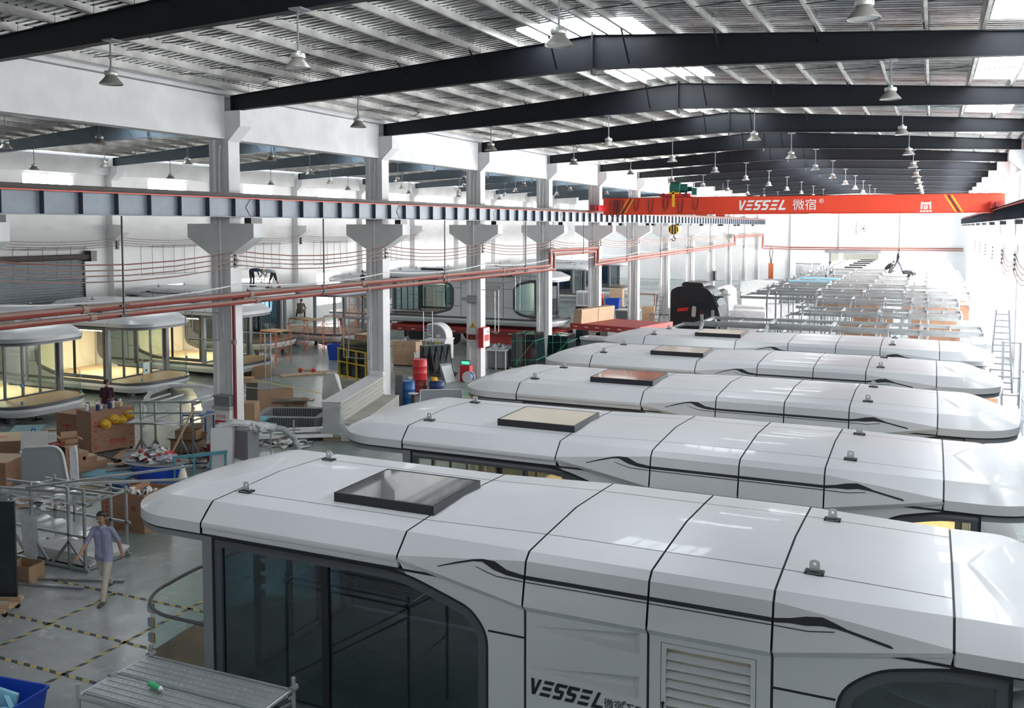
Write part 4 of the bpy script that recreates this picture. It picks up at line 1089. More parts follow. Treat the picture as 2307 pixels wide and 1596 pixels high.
carton('cardboard_box', 'open cardboard box with red print at the foot of the tube rack', (-17.0, 12.55, 0), .15, .58, .42, .34, flaps=(None, None, None, None))
# walkers' corner: bin, foam, pole
bin_('blue plastic bin in the bottom left corner, full of blue foam', (-11.75, 8.55, 0), .12, .95, .75, .66)
for i, (x, y, z, a, b, c, r) in enumerate([(-11.85, 8.5, .2, .5, .05, .55, .3), (-11.6, 8.62, .2, .4, .06, .45, -.4), (-11.5, 8.4, .25, .3, .25, .3, .9)]):
    o = MB().cbox(0, 0, c / 2, a, b, c).build('foam_block', 'foam'); o.location = (x, y, z); o.rotation_euler = (.2 * i, .25, r)
    tag(o, ['tall blue foam sheet standing in the blue bin', 'blue foam offcut leaning in the blue bin', 'small blue foam block sunk in the blue bin'][i], 'foam', 'foam pieces in the bin')
t = thing('warning_pole', 'red and white pole standing in the blue bin', 'pole', (-12.02, 8.6, .05)); t.rotation_euler = (0, .06, 0)
MB().tube([(0, 0, 0), (0, 0, .75)], .018, 8).build('pole_length', 'gmid', t); MB().tube([(0, 0, .75), (0, 0, 1.15)], .02, 8).build('pole_length', 'red', t)
# scaffold platform in front of the nearest capsule
t = thing('scaffold_tower', 'galvanised scaffold platform in front of the nearest capsule house', 'scaffold', (-8.72, 7.3, 0), radians(1.0))
for i in range(2):
    p = MB().box(0, 2.12, .05 + .5 * i, .5 + .5 * i, 1.86, 1.885).build('plank', 'alu', t)
    for j in range(5): MB().box(.02, 2.1, .075 + .5 * i + .098 * j, .085 + .5 * i + .098 * j, 1.885, 1.892).build('rib', 'alu', p)
    mb = MB()
    for a in range(22):
        for b in range(4): mb.lathe([(.011, 1.885), (.008, 1.893), (.001, 1.895)], 6, (.08 + a * .093 + (.04 if b % 2 else 0), .125 + .5 * i + .1 * b, 0))
    q = mb.build('studs', 'alu', p); q['kind'] = 'stuff'
for x in (-.02, 2.14):
    for y in (0, 1.1): MB().tube([(x, y, 0), (x, y, 2.0)], .024, 8).build('leg', 'galv', t)
    MB().tube([(x, 0, 1.86), (x, 1.1, 1.86)], .024, 8).build('crossbar', 'galv', t); MB().tube([(x, 0, 1.0), (x, 1.1, 1.0)], .02, 8).build('crossbar', 'galv', t)
    for y in (.5, 1.1): MB().tube([(x, y - .05, 1.87), (x, y + .05, 1.87)], .04, 8).build('clamp', 'gmid', t)
for y in (0, 1.1):
    MB().tube([(0, y, 1.84), (2.14, y, 1.84)], .02, 8).build('ledger', 'galv', t); MB().tube([(0, y, .4), (2.14, y, 1.7)], .016, 8).build('brace', 'galv', t)
t = thing('spray_can', 'green spray can lying on the scaffold planks', 'spray can', (-7.98, 7.72, 1.93), radians(-12))
MB().tube([(-.13, 0, 0), (.08, 0, 0)], .033, 14).build('can', 'gstrap', t); MB().tube([(.08, 0, 0), (.10, 0, 0), (.115, 0, 0), (.14, 0, 0)], .03, 12, rs=[.033, .025, .014, .012]).build('nozzle', 'lampg', t)
# tool box crate
t = crate('plywood_box', 'brown plywood box with red print and tools on its top, behind the walking man', 'crate', (-17.9, 15.75, 0), .09, 1.25, .95, .92, 'ply', open_top=True)
MB().box(.02, 1.23, .02, .93, .80, .83).build('tray', 'ply', t); MB().box(.62, .64, .02, .93, .83, 1.0).build('divider', 'ply', t)
for i in range(5): MB().box(.14, .2, -.004, 0, .22 + .1 * i, .27 + .1 * i).build('print', 'decr', t)
text('保 利', .16, 'print', 'decr', t, (.66, -.004, .52), (pi / 2, 0, 0), .001)
t = thing('tool_case', 'dark blue tool case on the plywood box', 'tool case', (-17.8, 15.75, .92), .2)
MB().box(0, .48, 0, .3, 0, .12).build('case', 'navy', t); MB().box(.02, .46, .02, .28, .12, .16).build('lid', 'navy', t); MB().box(.2, .28, -.01, 0, .06, .12).build('latch', 'lampg', t)
t = thing('cordless_drill', 'grey cordless drill on the blue tool case', 'drill', (-17.6, 15.9, 1.09), .7)
MB().tube([(-.1, 0, .03), (.1, 0, .03)], .03, 10).build('body', 'gmid', t); MB().bar((-.05, 0, .02), (-.09, .14, .02), .04).build('grip', 'black', t); MB().tube([(.1, 0, .03), (.17, 0, .03)], .012, 8).build('chuck', 'lampg', t)
rags('odds_and_ends', 'heap of loose fittings and bags in the open plywood box', 'clutter', (-17.05, 16.25, .83), .55, .6, .22, ['whitem', 'gmid', 'film2', 'black'], 40, 4)
t = thing('sealant_cup', 'white plastic cup on the plywood box', 'cup', (-17.15, 16.0, .85)); MB().lathe([(.05, 0), (.065, .16), (.06, .16), (.045, .02)], 12).build('cup', 'whitem', t); MB().lathe([(.068, .15), (.068, .17), (.01, .175)], 12).build('rim', 'decw', t)
# blue tub with rags, trestle, bottle
t = thing('round_tub', 'blue round plastic tub under a heap of rags', 'tub', (-20.1, 19.75, 0), 0)
MB().lathe([(.62, 0), (.74, .42), (.78, .42), (.78, .46), (.72, .46), (.60, .04)], 28).build('tub', 'blue', t)
for i in range(14): MB().tube([(.635 * cos(i * .45), .635 * sin(i * .45), .03), (.745 * cos(i * .45), .745 * sin(i * .45), .41)], .012, 4).build('rib', 'blue', t)
o = MB().lathe_sc([(.9, 0), (.95, .02), (.5, .05), (.02, .06)], 16, (0, 0, 0), (1.15, .75, 1)).build('dark_sheet', 'gmid'); o.location = (-20.25, 19.75, .46); tag(o, 'flat grey board lying over the blue tub', 'board')
rags('rag_heap', 'heap of white and blue rags and plastic on the blue tub', 'rags', (-20.35, 19.8, .5), 1.5, 1.0, .42, ['rags', 'film2', 'whitem', 'rags', 'whitem', 'gshirt', 'rags', 'red'], 170, 11)
t = thing('trestle', 'teal painted steel trestle behind the nearest capsule house', 'trestle', (-19.35, 19.5, 0), radians(52))
MB().box(0, 1.5, -.05, .05, .66, .74).build('beam', 'teal', t)
for x in (.02, .55, 1.0, 1.42): MB().box(x, x + .06, -.03, .03, 0, .66).build('leg', 'teal', t)
t = thing('spray_bottle', 'white bottle with a yellow cloth round it beside the teal trestle', 'bottle', (-18.98, 19.5, 0), 0)
MB().lathe([(.08, 0), (.085, .25), (.04, .3)], 12).build('bottle', 'card', t); MB().lathe([(.13, .18), (.09, .36), (.03, .38)], 12).build('cloth', 'cream', t); MB().lathe([(.07, .36), (.08, .42), (.07, .5), (.02, .53)], 12).build('cap', 'decw', t)
for i, (x, y, sx, sy, r, lab, mt_) in enumerate([(-20.9, 18.4, .9, .6, .5, 'flattened cardboard sheet on the floor in front of the blue tub', 'card'), (-21.6, 19.4, 1.5, .7, .2, 'thin blue foam sheet lying on the floor left of the rag heap', 'foam'), (-19.9, 18.6, .8, .5, .9, 'folded cardboard flap on the floor by the plywood box', 'card')]):
    o = MB().box(-sx / 2, sx / 2, -sy / 2, sy / 2, 0, .03).build('flat_sheet', mt_); o.location = (x, y, 0); o.rotation_euler = (0, 0, r); tag(o, lab, 'sheet')
# big plywood crates with helmets
t = crate('plywood_crate', 'large brown plywood crate with yellow helmets hung along its top edge', 'crate', (-23.9, 20.72, 0), radians(74), 1.42, 1.0, 1.36, 'ply', feet=True)
MB().box(.05, 1.4, -.004, 0, .90, .94).build('print', 'decr', t); text('保利拉', .2, 'print', 'decr', t, (.55, -.004, .28), (pi / 2, 0, 0), .001)
for i in range(4):
    for x in (.10, 1.28): MB().box(x, x + .06, -.004, 0, .2 + .27 * i, .26 + .27 * i).build('print', 'decr', t)
t = crate('plywood_crate', 'plywood crate with a red painted 工 mark, left of the helmet crate', 'crate', (-26.15, 21.3, 0), radians(0), 1.1, .9, 1.08, 'ply')
for b in ((.30, .70, .68, .73), (.47, .52, .36, .70), (.25, .75, .30, .35)): MB().box(b[0], b[1], -.004, 0, b[2], b[3]).build('print', 'decr', t)
for i, (x, z, lab) in enumerate([(.40, .98, 'leftmost'), (.68, 1.10, 'second from left'), (.92, 1.02, 'third from left'), (1.2, 1.16, 'rightmost, highest')]):
    p = V2((-23.9, 20.72, 0), radians(74), x, -.10, z)
    helmet('yellow safety helmet hung on the big plywood crate, %s of the four' % lab, p, (radians(80), radians([28, 18, 12, 150][i]), radians(43)))
R5 = random.Random(5)
for i in range(12):
    p = V2((-23.9, 20.72, 0), radians(74), .1 + .105 * i, .15 + .5 * R5.random(), 1.378); h = R5.uniform(.1, .28); r = R5.uniform(.035, .06)
    t = thing('paint_tin' if i % 3 else 'bottle', '%s small %s from the left on top of the big plywood crate' % (['first','second','third','fourth','fifth','sixth','seventh','eighth','ninth','tenth','eleventh','twelfth'][i], 'tin' if i % 3 else 'bottle'), 'tin' if i % 3 else 'bottle', p, 0, 'tins and bottles on the plywood crate')
    MB().lathe([(r, 0), (r, h * .8), (r * .5, h * .9), (r * .5, h)] if i % 3 == 0 else [(r, 0), (r, h), (r * .9, h)], 10).build('body', ['decw', 'gmid', 'navy', 'whitem'][i % 4], t)
    MB().lathe([(r * .55, h), (r * .55, h + .03), (.01, h + .03)], 10).build('lid', ['blue', 'lampg', 'red', 'black'][i % 4], t)
t = crate('carton_on_crate', 'small pale carton lying among the tins on the plywood crate', 'box', V2((-23.9, 20.72, 0), radians(74), .75, .45, 1.378), .5, .4, .25, .14, 'ply2')
# plywood steps with things on top
t = thing('plywood_steps', 'stepped plywood box with four steps beside the helmet crate', 'steps', (-22.75, 18.8, 0), radians(80), None, (.74, .82, .82))
prof = [(0, 0), (1.75, 0), (1.75, .26), (1.32, .26), (1.32, .48), (.95, .48), (.95, .68), (.55, .68), (.55, .98), (0, .98)]
hole = [(.78 + .07 * cos(a * pi / 8), .46 + .07 * sin(a * pi / 8)) for a in range(16)]
MB().prism(prof, 0, .02, 'y', holes=[hole]).build('side_panel', 'ply', t); MB().prism(prof, .75, .77, 'y').build('side_panel', 'ply', t)
for x0, x1, z in ((1.32, 1.75, .26), (.95, 1.32, .48), (.55, .95, .68), (0, .55, .98)): MB().box(x0, x1, -.01, .78, z, z + .02).build('tread', 'ply2', t)
for x, z0, z1 in ((1.73, 0, .26), (1.30, .26, .48), (.93, .48, .68), (.53, .68, .98)): MB().box(x, x + .02, .02, .75, z0, z1).build('riser', 'ply', t)
for i in range(3): MB().box(.12, .2, -.004, 0, .2 + .22 * i, .26 + .22 * i).build('print', 'decr', t)
carton('cardboard_box', 'open cardboard box with loose flaps on the plywood steps', (-23.1, 18.95, .835), .9, .45, .34, .14, flaps=(20, 65, 40, -30))
t = thing('red_tray', 'shallow dark red tray on the plywood steps', 'tray', (-23.0, 18.62, .835), 1.4); t.scale = (.5, .8, .8); MB().box(0, .7, 0, .35, 0, .02).box(0, .7, 0, .02, .02, .1).box(0, .7, .33, .35, .02, .1).box(0, .02, .02, .33, .02, .1).box(.68, .7, .02, .33, .02, .1).build('tray', 'dred', t); MB().box(.1, .5, .1, .25, .02, .06).build('contents', 'whitem', t)
t = thing('white_board', 'white board standing upright behind the plywood steps', 'board', (-24.3, 18.5, 0), .1); t.rotation_euler = (radians(-8), 0, .5)
MB().box(0, .75, 0, .03, 0, 1.18).build('board', 'whitem', t); MB().box(0, .75, -.002, 0, .45, .47).build('edge', 'decw', t); MB().tube([(.30, .0, 1.18), (.30, 0, 1.24), (.4, 0, 1.24), (.4, 0, 1.18)], .02, 5).build('clip', 'blue', t)
# grey curved moulding with white rim
t = thing('moulded_shell', 'grey curved moulded shell with a white rim, standing in front of the plywood steps', 'moulding', (-22.2, 17.62, 0), radians(20))
out = rpoly([(-.65, 0), (.75, 0), (.55, 1.2), (-.62, 1.12)], [0, 0, .35, .15], 5)
MB().prism(out, 0, .04, 'y').build('shell', 'gshirt', t)
MB().tube([(a, -.02, b) for a, b in out[1:]] , .035, 6).build('rim', 'decw', t)
MB().prism([(a * .16 + .80, b * .98) for a, b in out], .12, .20, 'y').build('second_shell', 'film2', t)
o = crate('plywood_box', 'low pale plywood box with a red splash on top, at the left edge', 'crate', (-26.9, 18.3, 0), radians(36), 1.9, 1.35, .62, 'ply', 'ply2')
MB().lathe_sc([(.3, .641), (.2, .643), (.01, .643)], 9, (.9, .6, 0), (1.6, .5, 1)).build('paint_splash', 'decr', o)
o = crate('plywood_box', 'second brown plywood box low in the scrap heap at the left edge', 'crate', (-24.6, 16.6, 0), radians(20), 1.6, 1.0, .7, 'ply', 'ply2')
# under and in front of the lit capsules
o = MB().box(0, 1.0, 0, .7, 0, .06).build('foam_sheet', 'foamd'); o.location = (-28.85, 21.55, .05); o.rotation_euler = (.18, 0, .55); tag(o, 'dusty blue foam sheet tilted on the floor in front of the first lit capsule', 'foam sheet')
t = thing('timber_plank', 'long pale timber plank on the floor beside the plywood crate', 'timber', (-28.5, 22.4, 0), .75); MB().box(0, 2.6, 0, .12, 0, .06).build('plank', 'timber', t)
t = thing('timber_plank', 'short timber block behind the long pale plank', 'timber', (-27.8, 22.9, 0), .75); MB().box(0, 1.9, 0, .2, 0, .2).build('plank', 'timber', t)
for i, (x, y, lab) in enumerate([(-29.85, 23.9, 'black jack stand under the corner of the first lit capsule'), (-30.4, 29.3, 'black jack stand under the second lit capsule')]):
    t = thing('jack_stand', lab, 'jack', (x - .5, y, 0)); MB().lathe([(.2, 0), (.2, .02), (.07, .05), (.06, .16)], 12).build('base', 'black', t); MB().cbox(0, 0, .175, .28, .22, .04).build('head', 'black', t)
# racks of tube with plastic wraps near the first column
bars = []
for x in (0, .5, 1.4, 1.8): bars += [((x, 0, 0), (x, 0, 1.75)), ((x - .3, 0, .02), (x + .3, 0, .02)), ((x, 0, .55), (x - .28, 0, .05)), ((x, 0, .55), (x + .28, 0, .05))]
for z in (1.0, 1.35, 1.7): bars += [((-.9 + .3 * z, 0, z), (2.1, 0, z + .1))]
for x in (0, .5, 1.4, 1.8): bars += [((x, .0, 1.2), (x + .2, 1.1, 1.25)), ((x, 0, 1.7), (x + .2, 1.3, 1.75))]
rrack('tube_rack', 'grey steel tube rack with projecting arms, between helmet crate and first column', (-22.5, 21.4, 0), radians(12), bars)
o = sheet_cloth([(-22.9, 21.2, 1.06), (-22.8, 21.45, 1.12), (-22.7, 21.7, 1.05)], [(-20.75, 21.6, 1.05), (-20.7, 21.85, 1.1), (-20.6, 22.0, 1.05)], 'plastic_film', 'film2', None, -.02, 12, .035, 21)
tag(o, 'dirty plastic sheet rolled along the middle bar of the rack', 'plastic film')
def wrapped_arch(label, pts, r, mat='film2', extra=None):
    t = thing('wrapped_arch', label, 'curved tube', (0, 0, 0)); R = random.Random(len(pts)); P = []
    for i in range(len(pts) - 1):
        for j in range(4):
            f = j / 4; p = Vector(pts[i]).lerp(Vector(pts[i + 1]), f); P.append(p)
    P.append(Vector(pts[-1]))
    MB().tube(P, r, 8, rs=[r * R.uniform(.75, 1.3) for _ in P]).build('wrapped_tube', mat, t)
    return t
wrapped_arch('large arched tube wrapped in white plastic behind the steel rack', [(-25.3, 24.2, .1), (-25.35, 24.25, .9), (-25.2, 24.4, 1.3), (-24.7, 24.8, 1.55), (-23.6, 25.4, 1.5), (-22.9, 25.8, 1.3), (-22.5, 26, .9), (-22.4, 26.0, .1)], .085)
o = sheet_cloth([(-23.9, 25.1, 1.5), (-23.3, 25.4, 1.5), (-22.9, 25.5, 1.3)], [(-22.9, 24.7, .8), (-22.5, 24.9, .8), (-22.3, 25.0, .7)], 'plastic_film', 'film2', None, .1, 8, .05, 8); tag(o, 'torn white plastic hanging inside the wrapped arch', 'plastic film')
t = thing('curved_moulding', 'white swan-shaped curved moulding leaning against the first column', 'moulding', (-22.1, 23.6, 0), radians(35))
MB().prism([(-.1, 0), (.3, 0), (.42, .9), (.62, 1.35), (1.05, 2.0), (.65, 1.75), (.1, 1.35), (.0, .9)], 0, .18, 'y').build('moulding', 'whitem', t)
MB().prism([(.25, .05), (.5, .05), (.66, 1.25), (.52, 1.3)], .2, .32, 'y').build('wrapped_edge', 'film2', t)
for i, (x, y, r, h, lab) in enumerate([(-18.9, 20.5, .55, 1.36, 'tall white panel leaning behind the teal trestle'), (-19.15, 20.75, .55, 1.28, 'second white panel leaning behind the first, edge strip loose')]):
    t = thing('leaning_board', lab, 'panel', (x, y, 0), r); t.rotation_euler = (radians(-9), 0, r); MB().box(0, .62, 0, .05, 0, h).build('panel', 'white', t); MB().box(.62, .66, -.01, .06, 0, h).build('edge_profile', 'galv', t)
t = thing('tool_cabinet', 'small red cabinet at the foot of the first column', 'cabinet', (-19.75, 21.3, 0), .2); MB().box(0, .5, 0, .4, 0, .66).build('body', 'red', t); MB().box(.04, .46, -.015, 0, .3, .6).build('door', 'dred', t); MB().box(.05, .2, -.02, -.015, .38, .44).build('handle', 'decw', t)
t = thing('steel_cupboard', 'grey steel cupboard behind the red cabinet', 'cupboard', (-19.5, 21.78, 0), .0); MB().box(0, .9, 0, .5, 0, 1.05).build('body', 'gmid', t); MB().box(.02, .88, -.012, 0, .03, 1.0).build('door', 'gmid', t)
wrapped_arch('bent tube wrapped in cloudy plastic near the first column', [(-19.75, 21.6, .0), (-19.8, 21.6, .7), (-19.65, 21.65, 1.1), (-19.2, 21.9, 1.25), (-18.7, 22.3, 1.15), (-18.2, 22.6, 1.05)], .11)
wrapped_arch('blue-grey bent tube curving down to the floor, second of two wrapped tubes', [(-18.6, 22.4, 1.1), (-18.0, 22.7, 1.0), (-17.75, 22.9, .7), (-17.65, 23, .3), (-17.6, 23, 0)], .08, 'gshirt')
rags('plastic_bundle', 'bundle of cloudy plastic film over the wrapped tubes', 'plastic film', (-18.65, 22.2, .95), .75, .5, .32, ['film2'], 60, 17)
bars = [((x, 0, 0), (x, 0, 1.0)) for x in (0, .35, .8, 1.5)] + [((-.2, 0, .95), (1.7, 0, .95)), ((-.2, 0, .1), (1.7, 0, .1)), ((.0, 0, .95), (.0, .9, .95)), ((1.5, 0, .95), (1.5, .9, .95)), ((1.5, 0, 1), (1.5, 0, 1.25))]
rrack('tube_rack', 'low steel tube rack behind the nearest capsule, holding wrapped tubes', (-18.95, 22.0, 0), radians(38), bars)
# things on the first column
def fire_cab(label, loc, rz, legs=False):
    t = thing('fire_cabinet', label, 'fire cabinet', loc, rz)
    MB().box(0, .62, 0, .22, 0, .85).build('cabinet', 'whitem', t); MB().box(.03, .59, -.012, 0, .03, .82).build('door', 'decw', t)
    MB().box(.05, .57, -.016, -.012, .25, .52).build('red_label', 'decr', t)
    text('消火栓', .13, 'lettering', 'decr', t, (.08, -.014, .60), (pi / 2, 0, 0), .001); text('火警119', .11, 'lettering', 'decw', t, (.08, -.018, .38), (pi / 2, 0, 0), .001); text('FIRE', .09, 'lettering', 'decw', t, (.14, -.018, .28), (pi / 2, 0, 0), .001)
    return t
fire_cab('white fire hose cabinet with a red label in front of the first column', (-20.12, 22.04, .72), 0)
t = thing('meter_box', 'grey metal box on top of the first fire cabinet', 'box', (-20.1, 22.02, 1.69)); MB().box(0, .6, 0, .25, 0, .28).build('body', 'gmid', t); MB().box(-.02, .62, -.03, .26, .28, .32).build('lid', 'gmid', t); MB().box(-.05, .65, -.05, .28, -.1, 0).build('bracket', 'concd', t)
fire_cab('white fire hose cabinet with a red label in front of the second column', (-20.1, 30.7, .68), 0)
t = thing('leaning_board', 'yellowish board leaning right of the first column', 'board', (-22.9, 26.7, 0), .4); t.rotation_euler = (radians(-7), 0, .35); MB().box(0, .42, 0, .05, 0, 1.5).build('board', 'olive', t); MB().box(.0, .42, -.004, 0, 1.46, 1.5).build('edge', 'timber', t)
t = thing('blue_step_frame', 'blue steel step frame behind the rack', 'step frame', (-22.3, 22.9, 0), .3)
for x in (0, .8):
    for y in (0, .6): MB().box(x, x + .04, y, y + .04, 0, 1.0).build('leg', 'bluep', t)
MB().box(-.02, .86, -.02, .66, 1.0, 1.05).build('top', 'bluep', t); MB().box(0, .84, 0, .03, .45, .5).build('rail', 'bluep', t)
carton('cardboard_box', 'cardboard box with red print on the floor under the steel rack', (-21.9, 22.0, 0), .15, .95, .5, .42, flaps=(30, 60, None, None))
carton('cardboard_box', 'tilted cardboard box stacked on the red printed one', (-21.8, 22.1, .43), .3, .7, .45, .3, flaps=(10, 40, -20, None))
carton('cardboard_box', 'tall cardboard box between the steel rack and the first column', (-21.2, 24.3, 0), .4, .6, .6, 1.25, False)
rags('scrap_heap', 'dark scrap and tools heaped under the steel racks', 'scrap', (-22.0, 21.0, 0), 3.0, 1.6, .3, ['junk', 'gmid', 'black', 'card'], 160, 31)
rags('scrap_heap', 'plastic scraps strewn behind the nearest capsule', 'scrap', (-19.0, 21.6, 0), 3.2, 1.4, .22, ['film2', 'whitem', 'junk', 'gmid'], 120, 32)
t = thing('wooden_prop', 'slanting wooden prop in front of the steel rack', 'prop', (-20.75, 20.6, 0)); MB().bar((0, 0, 0), (.35, .9, 1.7), .07, .04).build('prop', 'timber', t)

rags('scrap_heap', 'offcuts and wrapping scattered on the floor left of the helmet crate', 'scrap', (-27.6, 20.6, 0), 2.6, 1.4, .14, ['junk', 'card', 'gmid', 'foamd'], 60, 33)
rags('scrap_heap', 'film and tube offcuts piled behind the tube rack by the moulded shell', 'scrap', (-20.9, 16.9, 0), 2.4, 1.5, .22, ['film2', 'gmid', 'whitem', 'card'], 90, 34)
rags('scrap_heap', 'crushed cardboard and cable between the steel racks and the first column', 'scrap', (-21.4, 22.7, 0), 2.2, 1.2, .35, ['card', 'junk', 'black', 'whitem', 'gmid'], 110, 35)
for i, (x, y, L, r, z, lab) in enumerate([(-22.3, 20.6, 2.6, .35, .06, 'loose grey tube on the floor before the steel rack'), (-21.2, 20.3, 2.2, .9, .05, 'second loose tube on the floor, crossing the first'), (-20.6, 21.2, 1.8, .1, .12, 'short tube lying on the scrap beside the rag tub'), (-23.1, 19.9, 2.4, .55, .05, 'white strip lying on the floor below the helmet crate')]):
    o = MB().bar((-L / 2, 0, 0), (L / 2, 0, 0), .06, .05).build('steel_tube' if i < 3 else 'white_strip', 'galv' if i < 3 else 'whitem'); o.location = (x, y, z); o.rotation_euler = (0, .02 * i, r); tag(o, lab, 'steel tube' if i < 3 else 'strip')
# ------------------------------------------------------------------ middle of the halls
D1, D2 = ('window_frame', 'mullion', 'sliding_door_frame', 'rear_window_frame', 'rear_window_pane', 'guard_pane', 'foam_clip', 'interior_ceiling', 'bathroom_core', 'louvre_door', 'louvre_back', 'trim_stripe', 'corner_post'), ('wall_panel', 'panel_seam')
e2 = dup(l4, (-36.6, 46.75, .2), pi, 'open capsule shell with bare steel posts between roof and hull, beyond the orange scaffold', 'unfinished capsule shells', D1 + D2)
e1 = dup(l4, (-34.2, 57.6, .35), 0, 'white capsule shell without glazing behind the second column', 'unfinished capsule shells', D1)
e1.scale = (1, 1, 1)
for t, xs in ((e2, (-5.6, -3.9, -1.2, 1.6)), (e1, (-4.6, -3.4, -1.5, 6.0))):
    for x in xs:
        for y in (-1.5, 1.5): MB().box(x, x + .14, y - .07, y + .07, .6, 2.9).build('steel_post', 'gmid', t)
for i, (x, y, rz, lab) in enumerate([(-36.5, 66.5, pi, 'distant capsule house, dark glazed, left hall behind the air cooler'), (-36.5, 73, pi, 'second distant capsule house, dark glazed, farther down the left hall'), (-35.5, 84, pi, 'third distant capsule house down the left hall'), (-35.5, 95, pi, 'fourth distant capsule house near the end of the left hall')]):
    dup(l4, (x, y, .2), rz, lab, 'distant capsule houses in the left hall').scale = (1, 1, 1)
# low trailer under the capsule
t = thing('low_trailer', 'dark red low trailer carrying the white capsule house', 'trailer', (-26.2, 51.2, 0))
MB().box(-4.7, 6.4, -1.45, 1.45, .92, 1.12).build('bed', 'trail', t)
for y in (-1.47, 1.43): MB().box(-4.7, 6.4, y, y + .04, .74, .98).build('side_rail', 'dred', t)
for i in range(11): MB().box(-4.2 + .95 * i, -3.95 + .95 * i, -1.478, -1.47, .84, .88).build('reflector', 'decw', t)
MB().box(-2.45, -1.75, -1.478, -1.47, .90, .98).build('plate', 'blue', t)
for x in (-3.0, -.40):
    for y in (-1.3, 1.1):
        w = MB().lathe([(.30, -.14), (.46, -.15), (.50, -.10), (.50, .10), (.46, .15), (.30, .14)], 24).xf(Matrix.Rotation(pi / 2, 4, 'X')).build('wheel', 'rubber', t); w.location = (x, y, .50)
        MB().lathe([(.31, -.03), (.29, .05), (.14, .03), (.12, .10), (.02, .11)], 20).xf(Matrix.Rotation(pi / 2, 4, 'X')).build('rim', 'gmid', w, loc=(0, -.02 if y < 0 else .05, 0))
MB().box(.5, 6.3, -1.2, 1.2, .45, .74).build('underframe', 'dred', t); MB().box(-3.8, -3.6, -1.4, -.9, .35, .9).build('mudflap', 'black', t)
MB().prism([(1.0, .2), (4.6, .2), (5.3, .74), (.7, .74)], -1.35, -1.25, 'y').build('side_skirt', 'trail', t)
t = thing('flatbed_trailer', 'empty red flatbed trailer in front of the timber blocks', 'trailer', (-19.55, 51.65, 0), radians(-13))
MB().box(0, 4.6, 0, 4.0, 1.28, 1.45).build('deck', 'trail', t)
MB().box(-.02, 4.62, -.06, 0, 1.12, 1.47).build('headboard', 'trail', t); MB().box(4.6, 4.68, 0, 4.0, 1.2, 1.52).build('side_rail', 'trail', t)
for i in range(6): MB().box(.25 + .75 * i, .5 + .75 * i, -.068, -.06, 1.27, 1.32).build('reflector', 'decw', t)
for x in (.5, 3.6): MB().box(x, x + .3, .4, 3.8, .8, 1.28).build('chassis_beam', 'dred', t)
for y in (1.0, 3.0):
    for x in (.3, 3.9):
        w = MB().lathe([(.3, -.14), (.46, -.15), (.48, 0), (.46, .15), (.3, .14)], 20).xf(Matrix.Rotation(pi / 2, 4, 'Y')).build('wheel', 'rubber', t); w.location = (x, y, .48)
for i in range(3):
    for j in range(2):
        o = MB().box(0, .55, 0, 1.85, 0, .28).build('timber_block', 'timber'); o.location = V2((-19.55, 51.65, 1.45), radians(-13), .15 + .02 * i, .05 + 1.9 * j, .285 * i); o.rotation_euler = (0, 0, radians(-13))
        tag(o, '%s timber baulk of the stack on the red flatbed, %s end' % (['bottom', 'middle', 'top'][i], ['near', 'far'][j]), 'timber', 'timber baulks on the flatbed')
# black truck cab
t = thing('truck_cab', 'black lorry tractor cab with a roof spoiler and a red sticker, side on', 'truck', (-13.7, 59.9, 0), 0)
body = rpoly([(-1.65, .5), (1.55, .5), (1.62, 1.35), (1.40, 2.15), (1.05, 2.95), (.7, 3.3), (-.2, 3.42), (-1.2, 3.36), (-1.62, 3.1)], [.05, .1, .1, .1, .25, .2, .2, .2, .15], 4)
MB().prism(body, -1.25, 1.25, 'y').build('cab_body', 'black', t)
MB().prism(rpoly([(-1.0, 3.40), (.5, 3.36), (.35, 3.62), (-.85, 3.66)], .1, 4), -1.0, 1.0, 'y').build('roof_spoiler', 'black', t)
MB().prism(rpoly([(-.15, 1.45), (.95, 1.45), (1.15, 1.6), (.95, 2.35), (.1, 2.40), (-.15, 2.2)], .1, 3), -1.262, -1.25, 'y').build('side_window', 'glassd', t)
MB().prism(rpoly([(-.25, 1.40), (.12, 1.40), (.16, 2.2), (-.2, 2.25)], .12, 3), -1.5, -1.42, 'y').build('mirror', 'black', t); MB().prism(rpoly([(-.2, 1.46), (.07, 1.46), (.10, 2.14), (-.15, 2.18)], .1, 3), -1.506, -1.5, 'y').build('mirror_glass', 'lampg', t)
MB().tube([(-.1, -1.25, 2.3), (-.1, -1.45, 2.25)], .03, 6).build('mirror_arm', 'black', t)
MB().prism([(-1.2, 1.75), (-.5, 1.82), (-.45, 2.05), (-.7, 2.02), (-1.15, 1.95)], -1.258, -1.252, 'y').build('sticker', 'red', t)
MB().prism([(1.43, 2.1), (1.08, 2.9), (1.12, 2.94), (1.48, 2.14)], -1.1, 1.1, 'y').build('windscreen', 'glassd', t)
MB().box(1.2, 1.75, -1.15, 1.15, 2.72, 2.80).build('sun_visor', 'black', t)
MB().box(-1.6, 1.5, -1.2, 1.2, .3, .5).build('chassis', 'black', t)
for x in (-.9, .9):
    for y in (-1.05, 1.05):
        w = MB().lathe([(.3, -.14), (.48, -.15), (.5, 0), (.48, .15), (.3, .14)], 18).xf(Matrix.Rotation(pi / 2, 4, 'X')).build('wheel', 'rubber', t); w.location = (x, y, .5)
MB().box(-3.2, -1.65, -.5, .5, .55, .85).build('fifth_wheel', 'black', t)
